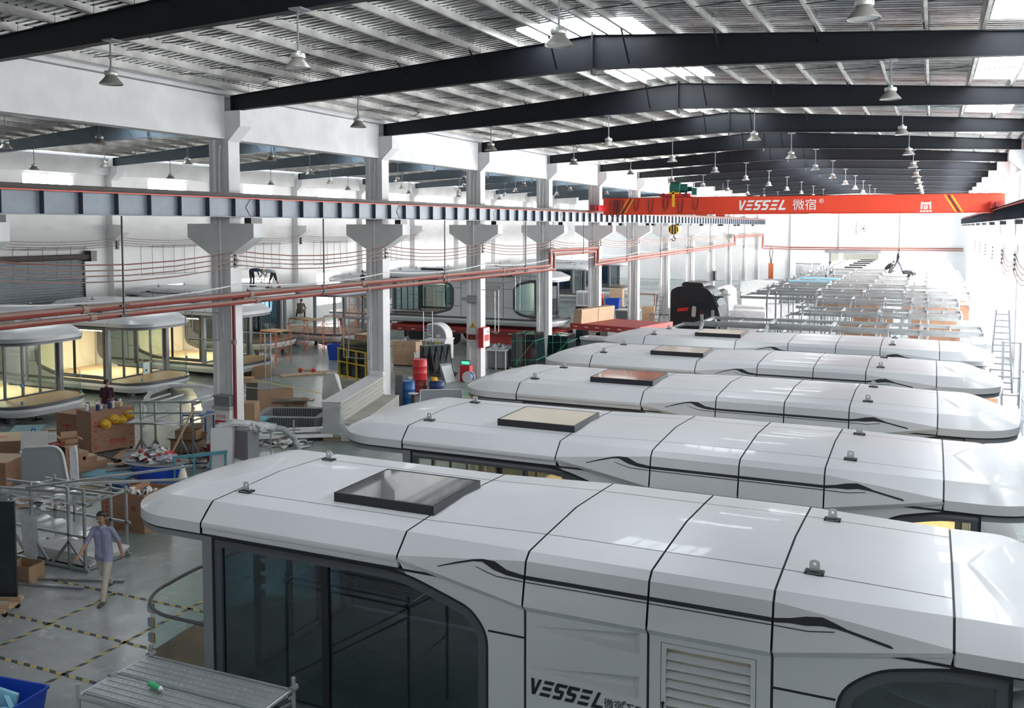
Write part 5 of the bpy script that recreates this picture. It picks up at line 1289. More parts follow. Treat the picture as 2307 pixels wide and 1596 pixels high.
# ------------------------------------------------------------------ bare steel chassis rows
def chassis(loc, label):
    t = thing('steel_chassis', label, 'steel frame', loc, 0, 'bare steel capsule frames beyond the finished row')
    tb = lambda p, q, w=.09, h=None: MB().bar(p, q, w, h).build('steel_tube', 'galv', t)
    X = (-5.4, -3.95, -1.4, .95, 2.95, 4.1, 6.2)
    for y in (-1.62, 1.62): tb((-5.4, y, 2.98), (6.4, y, 2.98), .1, .14); tb((-5.4, y, .45), (6.4, y, .45), .1, .16)
    for y in (-1.0, 1.0): tb((-3.95, y, 3.36), (6.2, y, 3.36), .09, .12)
    for x in X:
        tb((x, -1.62, .45), (x, 1.62, .45))
        if x > -5: tb((x, -1.0, 3.36), (x, 1.0, 3.36), .12, .10)
        for s in (-1, 1):
            if x > -5: tb((x, s * 1.0, 3.36), (x, s * 1.62, 3.02), .10)
            if x > -5: tb((x, s * 1.62, .45), (x, s * 1.62, 2.98), .09)
            if x in (-3.95, .95, 6.2): tb((x, s * 1.62, -.3), (x, s * 1.62, .4), .12)
    tb((-5.4, -1.62, 2.98), (-5.4, 1.62, 2.98)); tb((-5.4, 0, 2.98), (-3.95, 0, 3.36), .06)
    for x in (-2.7, -.2, 1.9, 5.1): tb((x, -1.0, 3.34), (x, 1.0, 3.34), .05); tb((x, -1.62, 2.62), (x, -1.62, 2.98), .04)
    for a, b in ((-1.35, .85), (1.0, 1.7), (3.0, 4.05), (4.2, 6.1)):
        MB().box(a, b, -1.60, -1.57, 2.62, 2.92).build('plywood_strip', 'ply', t); MB().box(a, b, -1.2, -1.17, 2.1, 2.6).build('plywood_strip', 'ply', t)
    for i in range(5):
        x = -1.2 + i * 1.2
        MB().tube([(x, -1.45, .6), (x, -1.45, 2.5), (x + .15, -1.4, 2.7), (x + .5, -1.2, 2.78), (x + 1.6, -.8, 2.85)], .03, 6).build('wiring_conduit', 'whitem', t)
    for x in (-4.0, 3.4):
        for y in (-1.0, 1.0):
            MB().prism(rpoly([(-.06, 0), (.06, 0), (.06, .28), (-.06, .28)], [0, 0, .05, .05], 4), -.012, .012, 'y', holes=[[(.025 * cos(a * pi / 5), .2 + .025 * sin(a * pi / 5)) for a in range(10)]]).build('lifting_lug', 'galv', t, loc=(x, y, 3.40))
    return t
f0 = chassis((-4.4, 38.1, 0), 'bare grey steel capsule frame right behind the finished row')
for i, y in enumerate((43.3, 48.6, 54.0, 59.4, 64.8, 70.2, 75.6, 81.0)):
    r_ = dup(f0, (-2.65 if i < 2 else -4.3, y, .15 if i == 0 else .3), 0, '%s bare steel capsule frame counting back from the finished row' % ['second', 'third', 'fourth', 'fifth', 'sixth', 'seventh', 'eighth', 'ninth'][i])
    if i < 2: r_.scale = (.62, 1, 1)
for i in range(6):
    dup(c5, (-4.4, 86.6 + 5.4 * i, 0), 0, 'white capsule house in the far block, %s from its front' % ['first', 'second', 'third', 'fourth', 'fifth', 'sixth'][i], 'white capsule houses at the far end', ('guard_pane', 'guard_rail', 'foam_clip', 'interior_floor', 'interior_ceiling', 'bathroom_core', 'louvre_door', 'louvre_back', 'sliding_door_frame'))
for i, (x, y, lab) in enumerate([(-8.1, 65.3, 'blue foam strip on the sixth frame'), (-8.3, 61.5, 'second blue foam strip, one frame nearer')]):
    o = MB().box(0, 2.6, 0, .6, 0, .1).build('foam_strip', 'foam'); o.location = (x, y - .9, 3.72); tag(o, lab, 'foam')
t = thing('tall_ladder', 'tall grey A-shaped ladder standing by the right wall', 'ladder', (2.85, 45.2, 0), radians(-4))
for s in (-1, 1): MB().bar((s * .46, 0, 0), (s * .24, .35, 3.6), .08, .05).build('stile', 'gframe', t); MB().bar((s * .46, 1.2, 0), (s * .24, .42, 3.6), .05, .03).build('rear_leg', 'gframe', t)
for i in range(13):
    f = (i + .6) / 13.4; w = .46 - .22 * f; MB().bar((-w, .35 * f, 3.6 * f), (w, .35 * f, 3.6 * f), .05, .06).build('rung', 'gframe', t)
MB().box(-.32, .32, .28, .5, 3.58, 3.63).build('top_step', 'gmid', t)
for i, (x, y, h, lab) in enumerate([(2.7, 41.5, 2.6, 'grey cage stand at the right edge below the ladder'), (3.0, 36.0, 2.2, 'low grey stand at the right edge beside the third capsule house')]):
    rrack('steel_stand', lab, (x, y, 0), 0, [((a, b, 0), (a, b, h)) for a in (0, .6) for b in (0, .6)] + [((0, 0, z), (.6, 0, z)) for z in (.5, 1.2, h)] + [((0, 0, z), (0, .6, z)) for z in (.5, 1.2, h)] + [((.6, 0, z), (.6, .6, z)) for z in (.5, 1.2, h)], .05, 'gmid', 'stand')
crate('wooden_box', 'brown wooden box low on the floor at the right edge', 'crate', (1.6, 40.2, 0), .2, .9, .7, .5, 'ply')
# right wall cables
for i in range(4):
    pts = []
    for k in range(6, 14):
        for tt in (0, .25, .5, .75): pts.append((XR - .08 - .03 * i, GY[k] + 8.65 * tt, 5.9 - .22 * i - .5 * 4 * tt * (1 - tt)))
    tag(MB().tube(pts, .022, 5).build('power_cable', 'pipe' if i == 1 else 'pipet'), '%s bare cable sagging along the right columns' % ['topmost', 'second', 'third', 'lowest'][i], 'cable', 'cables along the right columns')
for k in range(6, 13):
    t = thing('insulator_rack', 'insulator rack on the right column row, number %s from the camera' % rows[k - 6], 'insulator', (XR - .02, GY[k] - .28, 5.5), 0, 'insulator racks on the right columns')
    MB().box(-.14, .02, 0, .04, -.5, .6).build('bracket', 'gmid', t)
    for i in range(4): MB().lathe([(.03, -.05), (.06, -.03), (.04, 0), (.06, .03), (.03, .05)], 8, (-.12, 0, .42 - .22 * i)).build('insulator', 'black', t)
# ------------------------------------------------------------------ around the second and third columns
t = thing('carton_large', 'large brown cardboard box with black print, right of the first column', 'cardboard box', (-23.55, 28.2, 0), radians(58))
t2 = carton('cardboard_box', 'large brown cardboard box with black print standing right of the first column', (-23.55, 28.2, 0), radians(50), 1.35, .45, .85, flaps=(None, None, None, None))
bpy.data.objects.remove(t)
text('FRAGILE', .12, 'print', 'decal', t2, (.5, -.004, .3), (pi / 2, 0, 0), .001); text('handle with care', .06, 'print', 'decal', t2, (.5, -.004, .5), (pi / 2, 0, 0), .001)
carton('cardboard_box', 'small open cardboard box with raised flaps near the black mould', (-22.5, 28.7, 0), .35, .62, .42, .36, flaps=(25, 60, -30, 60))
t = thing('flat_screen', 'thin grey screen panel lying on the small open box', 'screen', (-23.1, 28.6, .42), .5); MB().box(0, 1.5, 0, .35, 0, .04).build('panel', 'gmid', t); MB().box(.05, 1.0, .05, .3, .04, .07).build('profile', 'galv', t)
rags('green_cloth', 'crumpled dark green cloth beside the black mould', 'cloth', (-23.1, 27.3, 0), 1.2, .6, .2, ['teal', 'olive'], 40, 51)
t = thing('mould_frame', 'dark grey ribbed mould frame lying on the floor', 'mould', (-21.4, 27.6, 0), radians(20))
o4 = rpoly([(-1.3, -1.0), (1.3, -1.0), (1.3, 1.0), (-1.3, 1.0)], .3, 4)
MB().prism(o4, 0, .34, 'z', holes=[inset(o4, .28)]).build('mould', 'concf', t)
for i in range(24):
    x = -1.0 + .087 * i; MB().box(x, x + .03, -1.03, -1.0, .02, .33).build('rib', 'gframe', t); MB().box(x, x + .03, .70, .73, .04, .35).build('rib', 'gframe', t)
for i, (x, y, z, r, lab) in enumerate([(-22.3, 25.9, 0, .3, 'bottom blue foam sheet of the pile right of the first column'), (-22.1, 26.0, .09, .1, 'second blue foam sheet of the pile'), (-22.4, 26.1, .18, .45, 'third blue foam sheet of the pile'), (-22.2, 25.9, .27, .2, 'topmost blue foam sheet of the pile'), (-23.3, 26.6, .0, .35, 'large blue foam sheet lying behind the pile')]):
    o = MB().box(-.7, .7, -.45, .45, 0, .08).build('foam_sheet', 'foam'); o.location = (x, y, z); o.rotation_euler = (.02 * i, 0, r); tag(o, lab, 'foam sheet', 'blue foam sheets')
rags('paper_scraps', 'crumpled printed paper on the blue foam sheets', 'paper', (-22.2, 25.9, .36), .7, .45, .12, ['rags', 'whitem'], 24, 57)
for i, (x, y, z, L, r, lab) in enumerate([(-19.9, 25.2, .02, 2.6, .75, 'long white panel strip lying aslant on the scrap'), (-19.5, 25.0, .16, 2.8, .55, 'second white panel strip lying over the first'), (-19.2, 25.6, .28, 2.4, .62, 'third white strip, topmost, with a folded end')]):
    t = thing('panel_strip', lab, 'panel strip', (x, y, z), r, 'white strips on the floor'); MB().box(-L / 2, L / 2, -.3, .3, 0, .04).build('strip', 'white', t); MB().box(-L / 2, L / 2, -.32, -.3, 0, .12).build('lip', 'whitem', t)
rags('scrap_heap', 'white plastic scraps on the floor before the board stack', 'scrap', (-19.6, 24.6, 0), 2.2, 1.0, .25, ['film2', 'whitem', 'gmid', 'junk'], 90, 61)
# stacked boards on a pallet
t = thing('board_stack', 'tall stack of grey boards wrapped in torn plastic, before the second column', 'board stack', (-18.5, 25.4, 0), radians(107))
n = 24
for i in range(n):
    j = R5.uniform(-.012, .012); MB().box(0, 5.5, -.62 + j, 0 + j, .14 + i * .049, .14 + i * .049 + .045).build('board', 'board', t)
for i in range(10): MB().box(0 + .02, 5.4, -1.25, -.64, .14 + i * .049, .14 + i * .049 + .045).build('board', 'board', t)
for x in (.1, 1.9, 3.6, 5.2): MB().box(x, x + .12, -1.3, .02, 0, .13).build('pallet_bearer', 'timber', t)
MB().box(-.02, 5.55, -.66, .04, 1.33, 1.35).build('cover_board', 'whitem', t)
sheet_cloth([(-.03, -.05, 1.33), (-.05, -.3, 1.33), (-.03, -.62, 1.30)], [(-.04, .05, .1), (-.1, -.4, .3), (-.06, -.9, .12)], 'torn_film', 'film', t, 0, 9, .035, 71)
sheet_cloth([(-.03, -.6, .7), (.2, -1.28, .65)], [(-.08, -.65, .1), (.0, -1.3, .0)], 'torn_film', 'film', t, 0, 7, .05, 72)
for x in (1.2, 2.6, 4.2): MB().tube([(x, .006, .2), (x + .05, .02, .8), (x, .006, 1.32)], .006, 4).build('cut_strap', 'gstrap', t)
t = thing('wrapped_moulding', 'white curved panel wrapped in plastic standing before the glass rack', 'panel', (-22.6, 31.6, 0), radians(10))
MB().prism(rpoly([(-.35, 0), (.5, 0), (.25, 1.12), (-.25, 1.12)], [0, 0, .2, .12], 4), 0, .25, 'y').build('panel', 'whitem', t)
MB().tube([(-.34, -.02, .05), (-.27, -.02, 1.05), (-.1, -.02, 1.14), (.2, -.02, 1.12), (.4, -.02, .5), (.55, -.02, .05)], .05, 6).build('rolled_edge', 'film2', t)
sheet_cloth([(.0, -.03, .9), (.15, -.03, .95)], [(.15, -.12, .1), (.5, -.06, .15)], 'loose_film', 'film2', t, 0, 7, .03, 74)
# glass rack
t = thing('glass_rack', 'yellow steel A-rack loaded with dark green glass sheets, left of the second column', 'glass rack', (-25.75, 36.6, 0), radians(-22))
for i in range(3): MB().box(.02, 2.9, .12 + .05 * i, .14 + .05 * i, .15, 1.62 + .14 * i).build('glass_sheet', 'glg' if i == 1 else 'glassd', t)
for x in (.0, .75, 1.5, 2.25): MB().box(x, x + .07, 0, .07, 0, 1.45).build('upright', 'yelp', t)
for z in (.12, .78, 1.4): MB().box(0, 2.3, -.03, .03, z, z + .06).build('rail', 'yelp', t)
for x in (.0, 2.2): MB().bar((x, .0, .05), (x, 1.0, .05), .08).build('foot', 'yelp', t); MB().bar((x, .9, .05), (x, .25, 1.4), .06).build('brace', 'yelp', t)
t = crate('plywood_sheets', 'stack of plywood offcuts behind the glass rack', 'plywood', (-26.2, 38.7, 0), radians(-15), 1.25, 1.1, 1.85, 'ply', 'ply2')
bin_('tall blue plastic bin left of the glass rack', (-29.3, 41.6, 0), .3, .95, .7, .85)
t = crate('plywood_crate', 'orange-brown plywood crate with red marks, right of the second column', 'crate', (-25.35, 40.9, 0), radians(8), 1.3, .9, 1.3, 'ply2', open_top=True, feet=True)
for i in range(6): MB().box(.15, .2, -.004, 0, .2 + .17 * i, .25 + .17 * i).build('print', 'decr', t)
rags('odds_and_ends', 'bottles and wrappings heaped in the orange-brown crate', 'clutter', (-24.75, 41.4, 1.12), 1.0, .7, .35, ['whitem', 'navy', 'film2', 'gmid'], 40, 81)
# drums
drum('blue oil drum beside the second column', (-19.25, 32.2, 0), 'bluep', .98, lid='lampg')
drum('dark red oil drum under the bright red one', (-19.95, 34.4, 0), 'dred', .62, .31)
drum('bright red oil drum stacked on the dark red drum', (-19.95, 34.4, .63), 'red', .9, .31)
drum('navy blue oil drum with a yellow helmet on it', (-19.2, 34.55, 0), 'navy', .62, .33)
helmet('yellow safety helmet resting on the navy blue drum', (-19.3, 34.5, .63), (0, 0, .4), 'lone helmet')
t = thing('bath_shell', 'grey plastic-wrapped tray panel standing in front of the drums', 'panel', (-18.75, 32.3, 0), radians(28)); t.rotation_euler = (radians(-10), 0, radians(28))
o4 = rpoly([(0, 0), (1.75, 0), (1.75, .62), (0, .62)], .08, 3); MB().prism(o4, 0, .05, 'y').build('panel', 'gshirt', t); MB().prism(o4, -.04, 0, 'y', holes=[inset(o4, .04)]).build('rim', 'whitem', t)
t = thing('cable_reel', 'small white-topped cable reel beside the blue drum', 'reel', (-18.7, 31.7, 0)); MB().lathe([(.2, 0), (.2, .03), (.08, .04), (.08, .52), (.2, .53), (.2, .56), (.02, .56)], 16).build('reel', 'rust', t); MB().lathe([(.21, .56), (.21, .58), (.02, .58)], 16).build('top', 'whitem', t)
t = thing('dark_board', 'dark board leaning against the second column beside the blue drum', 'board', (-19.5, 31.6, 0)); MB().box(0, .3, 0, .04, 0, 1.25).build('board', 'gframe', t); t.rotation_euler = (radians(-6), 0, .3)
# blower and racks
t = thing('air_cooler', 'grey industrial air cooler with a curved outlet duct, in front of the trailer wheels', 'air cooler', (-24.6, 43.0, 0), radians(5))
MB().box(0, 1.15, 0, 1.15, .1, 1.12).build('body', 'whitem', t); MB().box(-.04, 1.19, -.04, 1.19, 1.12, 1.2).build('top_tray', 'decw', t)
for i in range(4):
    for j in range(4): MB().box(.08 + .26 * i, .30 + .26 * i, -.014, 0, .34 + .19 * j, .50 + .19 * j).build('filter_pane', ['yelp', 'gmid', 'gmid', 'gshirt'][(i * 3 + j * 2) % 4], t)
MB().box(.05, 1.1, -.02, 0, .14, .3).build('water_tray', 'concd', t)
mb = MB(); ring0 = []
arc = [(1.0 + .0 - .95 * cos(a * pi / 16), 1.2 + .95 * sin(a * pi / 16)) for a in range(0, 9)]
outer = [(.08, 1.95)] + [(.55 + .62 * sin(a * pi / 16) , 1.33 + .72 * cos(a * pi / 16)) for a in range(0, 9)] + [(1.17, 1.2), (.32, 1.2), (.30, 1.36), (.08, 1.38)]
outer = [(.05, 2.0), (.45, 2.03)] + [(.45 + .72 * sin(a * pi / 16), 1.31 + .72 * cos(a * pi / 16)) for a in range(1, 9)] + [(1.17, 1.2), (.35, 1.2), (.28, 1.36), (.05, 1.42)]
MB().prism(outer, .15, 1.0, 'y').build('elbow_duct', 'whitem', t); MB().prism(inset(outer, .06), .135, .15, 'y').build('duct_side', 'gshirt', t)
MB().box(.6, .82, .13, .135, 1.32, 1.46).build('rating_label', 'decw', t)
for a in (.35, .75, 1.15): MB().bar((.42, .13, 1.3), (.42 + .66 * sin(a), .13, 1.31 + .66 * cos(a)), .02, .01).build('duct_rib', 'gmid', t)
for x in (.1, 1.05):
    for y in (.1, 1.05): MB().lathe([(.05, 0), (.05, .1), (.01, .1)], 8, (x, y, 0)).build('castor', 'rubber', t)
t = thing('leaning_board', 'white board leaning between the plywood crate and the air cooler', 'board', (-24.0, 40.9, 0), .8); t.rotation_euler = (radians(-15), 0, .8); MB().box(0, .7, 0, .04, 0, .8).build('board', 'white', t); MB().box(0, .7, -.004, 0, 0, .03).build('edge', 'gmid', t)
t = thing('glass_rack', 'black slab rack with rusty props behind the red drum', 'glass rack', (-22.1, 38.5, 0), radians(52))
for i in range(3): MB().box(.0, 1.5, .2 + .12 * i, .3 + .12 * i, .2, 1.45).build('slab', 'glassd', t)
for i in range(5): MB().bar((.1 + .32 * i, .16, 1.4), (.1 + .32 * i, -.35, .1), .05).build('prop', 'rust', t)
MB().box(-.1, 1.6, -.4, .7, .08, .14).build('base', 'rust', t)
for x in (0, 1.5): MB().box(x - .04, x + .04, -.4, .7, 0, .08).build('skid', 'rust', t)
# third column fittings
t = thing('fire_cabinet', 'red fire hose cabinet with a white front on the third column', 'fire cabinet', (-19.58, 39.75, 1.45), 0)
MB().box(0, .25, -.45, .25, 0, .95).build('body', 'red', t); MB().box(.25, .27, -.43, .23, .03, .92).build('door', 'whitem', t); MB().box(.27, .275, -.35, .15, .3, .6).build('label', 'decr', t)
t = thing('warning_sign', 'yellow triangle warning sign on the third column', 'sign', (-20.0, 39.56, 2.35)); MB().prism([(-.16, 0), (.16, 0), (0, .30)], -.012, 0, 'y').build('plate', 'yelp', t); MB().prism([(-.02, .08), (.02, .08), (.015, .2), (-.015, .2)], -.016, -.012, 'y').build('symbol', 'decal', t); MB().box(-.13, .13, -.01, 0, -.12, -.02).build('caption', 'decw', t)
for i, (z, h, lab) in enumerate([(3.55, .36, 'grey switch box high on the third column'), (1.75, .34, 'switch box with a red strip low on the third column')]):
    t = thing('switch_box', lab, 'switch box', (-20.28, 39.5, z)); MB().box(0, .5, 0, .1, 0, h).build('body', 'gmid' if i == 0 else 'whitem', t); MB().box(.03, .47, -.012, 0, .04, h - .04).build('cover', 'gshirt' if i == 0 else 'dred', t)
t = thing('extinguisher_box', 'red fire extinguisher box with a green exit light, at the foot of the third column', 'extinguisher', (-20.0, 38.2, 0)); MB().box(0, .5, 0, .35, 0, .72).build('box', 'red', t); MB().box(.02, .48, .1, .16, .74, .96).build('exit_light', 'black', t); MB().box(.05, .45, .09, .1, .78, .92).build('exit_panel', 'exitg', t)
text('EXIT', .11, 'lettering', 'decw', t, (.12, .086, .81), (pi / 2, 0, 0), .001)
t = thing('cable_drum', 'blue and white small drum of hose at the foot of the third column', 'reel', (-19.45, 38.0, 0)); MB().tube([(0, -.12, .25), (0, .12, .25)], .22, 14).build('hose', 'bluep', t); MB().tube([(0, -.15, .25), (0, -.12, .25)], .26, 14).tube([(0, .12, .25), (0, .15, .25)], .26, 14).build('flange', 'whitem', t)
for i, (x, y, r, lab) in enumerate([(-20.7, 37.8, .9, 'grey board leaning left of the extinguisher box'), (-20.3, 37.4, 1.2, 'white board leaning beside the grey one')]):
    t = thing('leaning_board', lab, 'board', (x, y, 0), r); t.rotation_euler = (radians(-25), 0, r); MB().box(0, .6, 0, .04, 0, .85).build('board', 'gshirt' if i == 0 else 'white', t); MB().box(0, .6, -.003, 0, .82, .85).build('edge', 'gmid', t)
t = thing('pallet_load', 'grey boxes on a white frame under crumpled plastic, right of the third column', 'pallet load', (-20.5, 42.0, 0), .1, None, (.6, 1, 1))
for i in range(2): MB().box(.1 + .85 * i, .85 + .85 * i, .1, 1.0, .05, .9).build('box', 'gmid', t)
for x in (0, .85, 1.7): MB().box(x, x + .07, 0, .07, 0, .95).build('frame_leg', 'whitem', t)
MB().box(-.02, 1.8, -.02, 1.1, .93, 1.0).build('frame_top', 'whitem', t)
rags('crumpled_wrap', '', '', (.9, .5, 1.0), 1.6, 1.1, .3, ['film2'], 50, 91, t)
for i, (x, y, rz, w, h, lab) in enumerate([(-19.3, 42.4, .05, 1.4, 1.82, 'largest stack of black glass tied with green straps'), (-18.4, 45.0, .05, 1.25, 1.5, 'second stack of black glass with green straps, right of the largest'), (-18.7, 50.0, .3, .9, 1.25, 'small black glass slab standing right of the strapped stacks')]):
    t = thing('glass_stack', lab, 'glass stack', (x, y, 0), rz)
    for j in range(7 if i < 2 else 2): MB().prism([(0, .1), (w, .1), (w - .12, h - .02 * (j % 2)), (.08, h - .03 * (j % 3))], .2 * j, .2 * j + .185, 'y').build('glass_sheet', 'glassd', t)
    MB().box(-.05, w + .05, -.05, 1.4 if i < 2 else .45, 0, .1).build('base', 'timber', t)
    if i < 2:
        for z in (.45, h - .4): MB().tube([(-.01, -.015, z), (w + .01, -.02, z + .1), (w + .01, 1.4, z + .12)], .012, 4).build('strap', 'gstrap', t)
        for x2 in (.35, .8): MB().tube([(x2, -.012, .1), (x2, -.012, h), (x2, 1.3, h + .01)], .012, 4).build('strap', 'gstrap', t)
        MB().tube([(.2, -.016, .2), (w - .1, -.016, h - .3)], .012, 4).build('strap', 'gstrap', t)
t = thing('bathtub', 'white moulded bath on a dark plinth behind the black glass', 'bathtub', (-18.05, 48.9, 0), radians(-5))
MB().box(.1, 2.5, .1, 1.0, 0, .85).build('plinth', 'gmid', t)
o4 = rpoly([(0, 0), (2.6, 0), (2.6, 1.1), (0, 1.1)], .2, 4); MB().prism(o4, .85, 1.0, 'z', holes=[inset(o4, .2)]).build('bath_rim', 'white', t); MB().prism(inset(o4, .18), .86, .90, 'z').build('bath_floor', 'whitem', t)
rags('scrap_heap', 'white packing scraps on the floor left of the trailer', 'scrap', (-32.3, 48.2, 0), 5.0, 3.0, .3, ['film2', 'whitem', 'junk'], 140, 93)
rags('scrap_heap', 'plastic scraps on the floor under the third column', 'scrap', (-21.8, 37.9, 0), 1.8, .8, .18, ['film2', 'gshirt', 'gmid'], 40, 94)
# ------------------------------------------------------------------ farther back in the aisle
t = thing('air_cooler', 'grey floor-standing air cooler on a black tray, left hall beyond the trailer', 'air cooler', (-27.9, 75, 0), .1); MB().box(0, 1.3, 0, 1.2, .35, 1.65).build('body', 'whitem', t); MB().box(-.05, 1.35, -.05, 1.25, 0, .35).build('tray', 'black', t)
for x in (.08, .7): MB().box(x, x + .52, -.014, 0, .5, 1.5).build('louvre_panel', 'concd', t)
bin_('blue plastic bin by the fifth column', (-25.4, 77.5, 0), .1, 1.3, .9, .95)
for i, (x, m_, lab) in enumerate([(-26.9, 'gstrap', 'green gas cylinder left of the blue bin'), (-26.5, 'red', 'red gas cylinder left of the blue bin')]):
    t = thing('gas_cylinder', lab, 'gas cylinder', (x, 77.8, 0)); MB().lathe([(.15, 0), (.15, 1.15), (.06, 1.3), (.05, 1.34)], 12).build('cylinder', m_, t); MB().lathe([(.07, 1.3), (.07, 1.45), (.01, 1.46)], 8).build('valve', 'lampg', t)
crate('wooden_crate', 'pale wooden crate standing behind the blue bin', 'crate', (-26.5, 79.8, 0), .1, 1.2, .8, 1.6, 'ply2')
t = thing('work_table', 'brown work table in the left hall near the wooden crate', 'table', (-25.8, 84, 0)); MB().box(0, 2.4, 0, 1.0, .85, .92).build('top', 'ply', t)
for x in (.05, 2.25):
    for y in (.05, .85): MB().box(x, x + .1, y, y + .1, 0, .85).build('leg', 'ply', t)
t = thing('wrapped_box', 'white-framed dark box wrapped in film, behind the flatbed', 'box', (-21.6, 66.6, 0), -.1); MB().box(0, 1.6, 0, .9, .05, .9).build('box', 'gmid', t); MB().box(-.04, 1.64, -.04, .94, .9, .98).build('lid', 'whitem', t); MB().box(1.0, 1.62, -.03, 0, .05, .9).build('side_panel', 'whitem', t)
carton('cardboard_box', 'tall cardboard box wrapped in film near the stools', (-19.9, 67.8, 0), .2, .9, .7, 1.15, False)
for i, (x, y) in enumerate([(-18.0, 63.8), (-17.4, 64.2), (-16.9, 63.7)]):
    t = thing('stool', 'tall black steel-legged stool, %s of three beside the truck cab' % ['left', 'middle', 'right'][i], 'stool', (x, y, 0), .3 * i, 'stools beside the truck cab'); MB().lathe([(.17, 1.0), (.18, 1.02), (.17, 1.05), (.01, 1.05)], 14).build('seat', 'black', t)
    for s in ((-1, -1), (1, -1), (1, 1), (-1, 1)): MB().bar((s[0] * .22, s[1] * .22, 0), (s[0] * .11, s[1] * .11, 1.0), .03).build('leg', 'gmid', t)
t = thing('white_cabinet', 'white cabinet left of the truck cab', 'cabinet', (-17.3, 65.5, 0)); MB().box(0, 1.4, 0, .6, 0, 1.35).build('body', 'white', t); MB().box(.02, .69, -.015, 0, .03, 1.3).build('door', 'white', t); MB().box(.71, 1.38, -.015, 0, .03, 1.3).build('door', 'white', t)
t = thing('step_ladder', 'grey aluminium step ladder leaning by the white cabinet', 'ladder', (-18.5, 65.6, 0))
for s in (0, .4): MB().bar((s, 0, 0), (s + .35, .5, 2.3), .05, .03).build('stile', 'gmid', t)
for i in range(7): MB().bar((.05 * (i + .5), .07 * (i + .5), .32 * (i + .5)), (.4 + .05 * (i + .5), .07 * (i + .5), .32 * (i + .5)), .04).build('rung', 'gmid', t)
# wrapped goods behind the truck cab
for i, (x, y, sx, sy, sz, lab) in enumerate([(-12.2, 62.5, 2.2, 1.6, 1.6, 'white plastic-wrapped block right behind the truck cab'), (-10.6, 66.5, 2.8, 1.6, 1.75, 'grey-white wrapped block beside the aisle'), (-13.6, 74, 2.4, 1.8, 2.0, 'plastic-wrapped tall block left of the aisle'), (-15.2, 82, 3.0, 1.8, 2.5, 'pale blue wrapped rounded block by the far columns'), (-13.4, 69.5, 2.2, 1.5, 1.3, 'low white wrapped block in the aisle'), (-17.3, 72.0, 1.8, 1.5, 2.4, 'white wrapped sofa-like block against the columns'), (-14.6, 90, 3, 1.6, 2.2, 'grey wrapped block near the far door'), (-14.2, 97, 2.6, 1.6, 1.8, 'white wrapped block before the far door')]):
    t = thing('wrapped_block', lab, 'wrapped goods', (x, y, 0), .15 * (i % 3), 'plastic-wrapped blocks along the aisle')
    o4 = rpoly([(0, 0), (sx, 0), (sx, sz), (0, sz)], [.05, .05, .35 if i % 2 else .1, .3 if i in (3, 5) else .08], 4)
    MB().prism(o4, 0, sy, 'y').build('block', 'foamd' if False else ('gshirt' if i in (1, 6) else 'whitem'), t)
    sheet_cloth([(-.03, -.03, sz * .98), (sx / 2, -.04, sz), (sx + .03, -.03, sz * .98)], [(-.04, -.06, .1), (sx / 2, -.08, .12), (sx + .04, -.05, .1)], 'wrap', 'film2', t, 0, 7, .05, 100 + i)
for i in range(5):
    t = thing('wrapped_roll', 'white wrapped hoop, %s of a row standing by the columns' % rows[i], 'roll', (-16.7 + .05 * i, 79 + .5 * i, 0), .3, 'wrapped hoops by the columns'); MB().tube([(0, 0, .05), (-.1, 0, 1.2), (.1, 0, 1.9), (.6, 0, 2.1), (1.0, 0, 1.8), (1.1, 0, .05)], .13, 7).build('hoop', 'film2', t)
t = thing('orange_post_guard', 'orange post guard around a column near the far door', 'post guard', (-15.6, 99.6, 0)); MB().box(0, .5, 0, .1, 0, 3.4).build('guard', 'orange', t); MB().tube([(.25, -.05, 3.4), (.1, -.05, 4.6), (.25, -.05, 5.2), (.45, -.05, 4.6), (.3, -.05, 3.4)], .05, 5).build('hose_loop', 'black', t)
t = thing('notice_board', 'black notice box on a far column', 'box', (XL + .02, 91.6, 1.9)); MB().box(0, .15, -.35, .35, 0, .95).build('box', 'black', t); MB().box(.15, .16, -.3, .3, .1, .8).build('door', 'gframe', t)
for i, (x, y) in enumerate([(-13.6, 112), (-12.6, 112.6), (-14.6, 113)]):
    t = thing('leaning_sheet', 'white sheet leaning by the far door, %s of three' % rows[i], 'sheet', (x, y, 0), .1, 'sheets by the far door'); t.rotation_euler = (radians(-10), 0, .1); MB().box(0, .9, 0, .06, 0, 3.0).build('sheet', 'whitem', t); MB().box(0, .9, -.01, 0, 2.9, 3.0).build('edge', 'gmid', t)
# orange scaffolds by the unfinished capsule
def scaffold(loc, rz, w, d, h, label, plank=True):
    t = thing('tube_scaffold', label, 'scaffold', loc, rz, 'orange tube scaffolds'); tb = lambda p, q, r=.024: MB().tube([p, q], r, 6).build('tube', 'orange', t)
    for x in (0, w):
        for y in (0, d): tb((x, y, 0), (x, y, h))
        for z in (h * .25, h * .5, h * .75, h): tb((x, 0, z), (x, d, z), .018)
    for y in (0, d): tb((0, y, .15), (w, y, h * .9), .014); tb((w, y, .15), (0, y, h * .9), .014); tb((0, y, h), (w, y, h), .018)
    if plank:
        for i in range(3): MB().box(-.05, w + .05, .05 + .3 * i, .3 + .3 * i, h, h + .05).build('plank', 'timber', t)
    return t
scaffold((-33.5, 42.9, 0), radians(-20), 1.9, 1.0, 1.95, 'orange tube scaffold with planks carrying the crouched worker')
scaffold((-32.3, 44.6, 0), radians(-20), 1.8, 1.0, 2.0, 'second orange tube scaffold behind the crouched worker', False)
scaffold((-32.0, 38.6, 0), radians(-10), 1.2, 1.0, 1.75, 'small orange scaffold behind the balcony of the third lit capsule')
scaffold((-36.7, 53.6, 0), radians(0), 1.6, 1.0, 2.35, 'orange scaffold behind the second column', True)
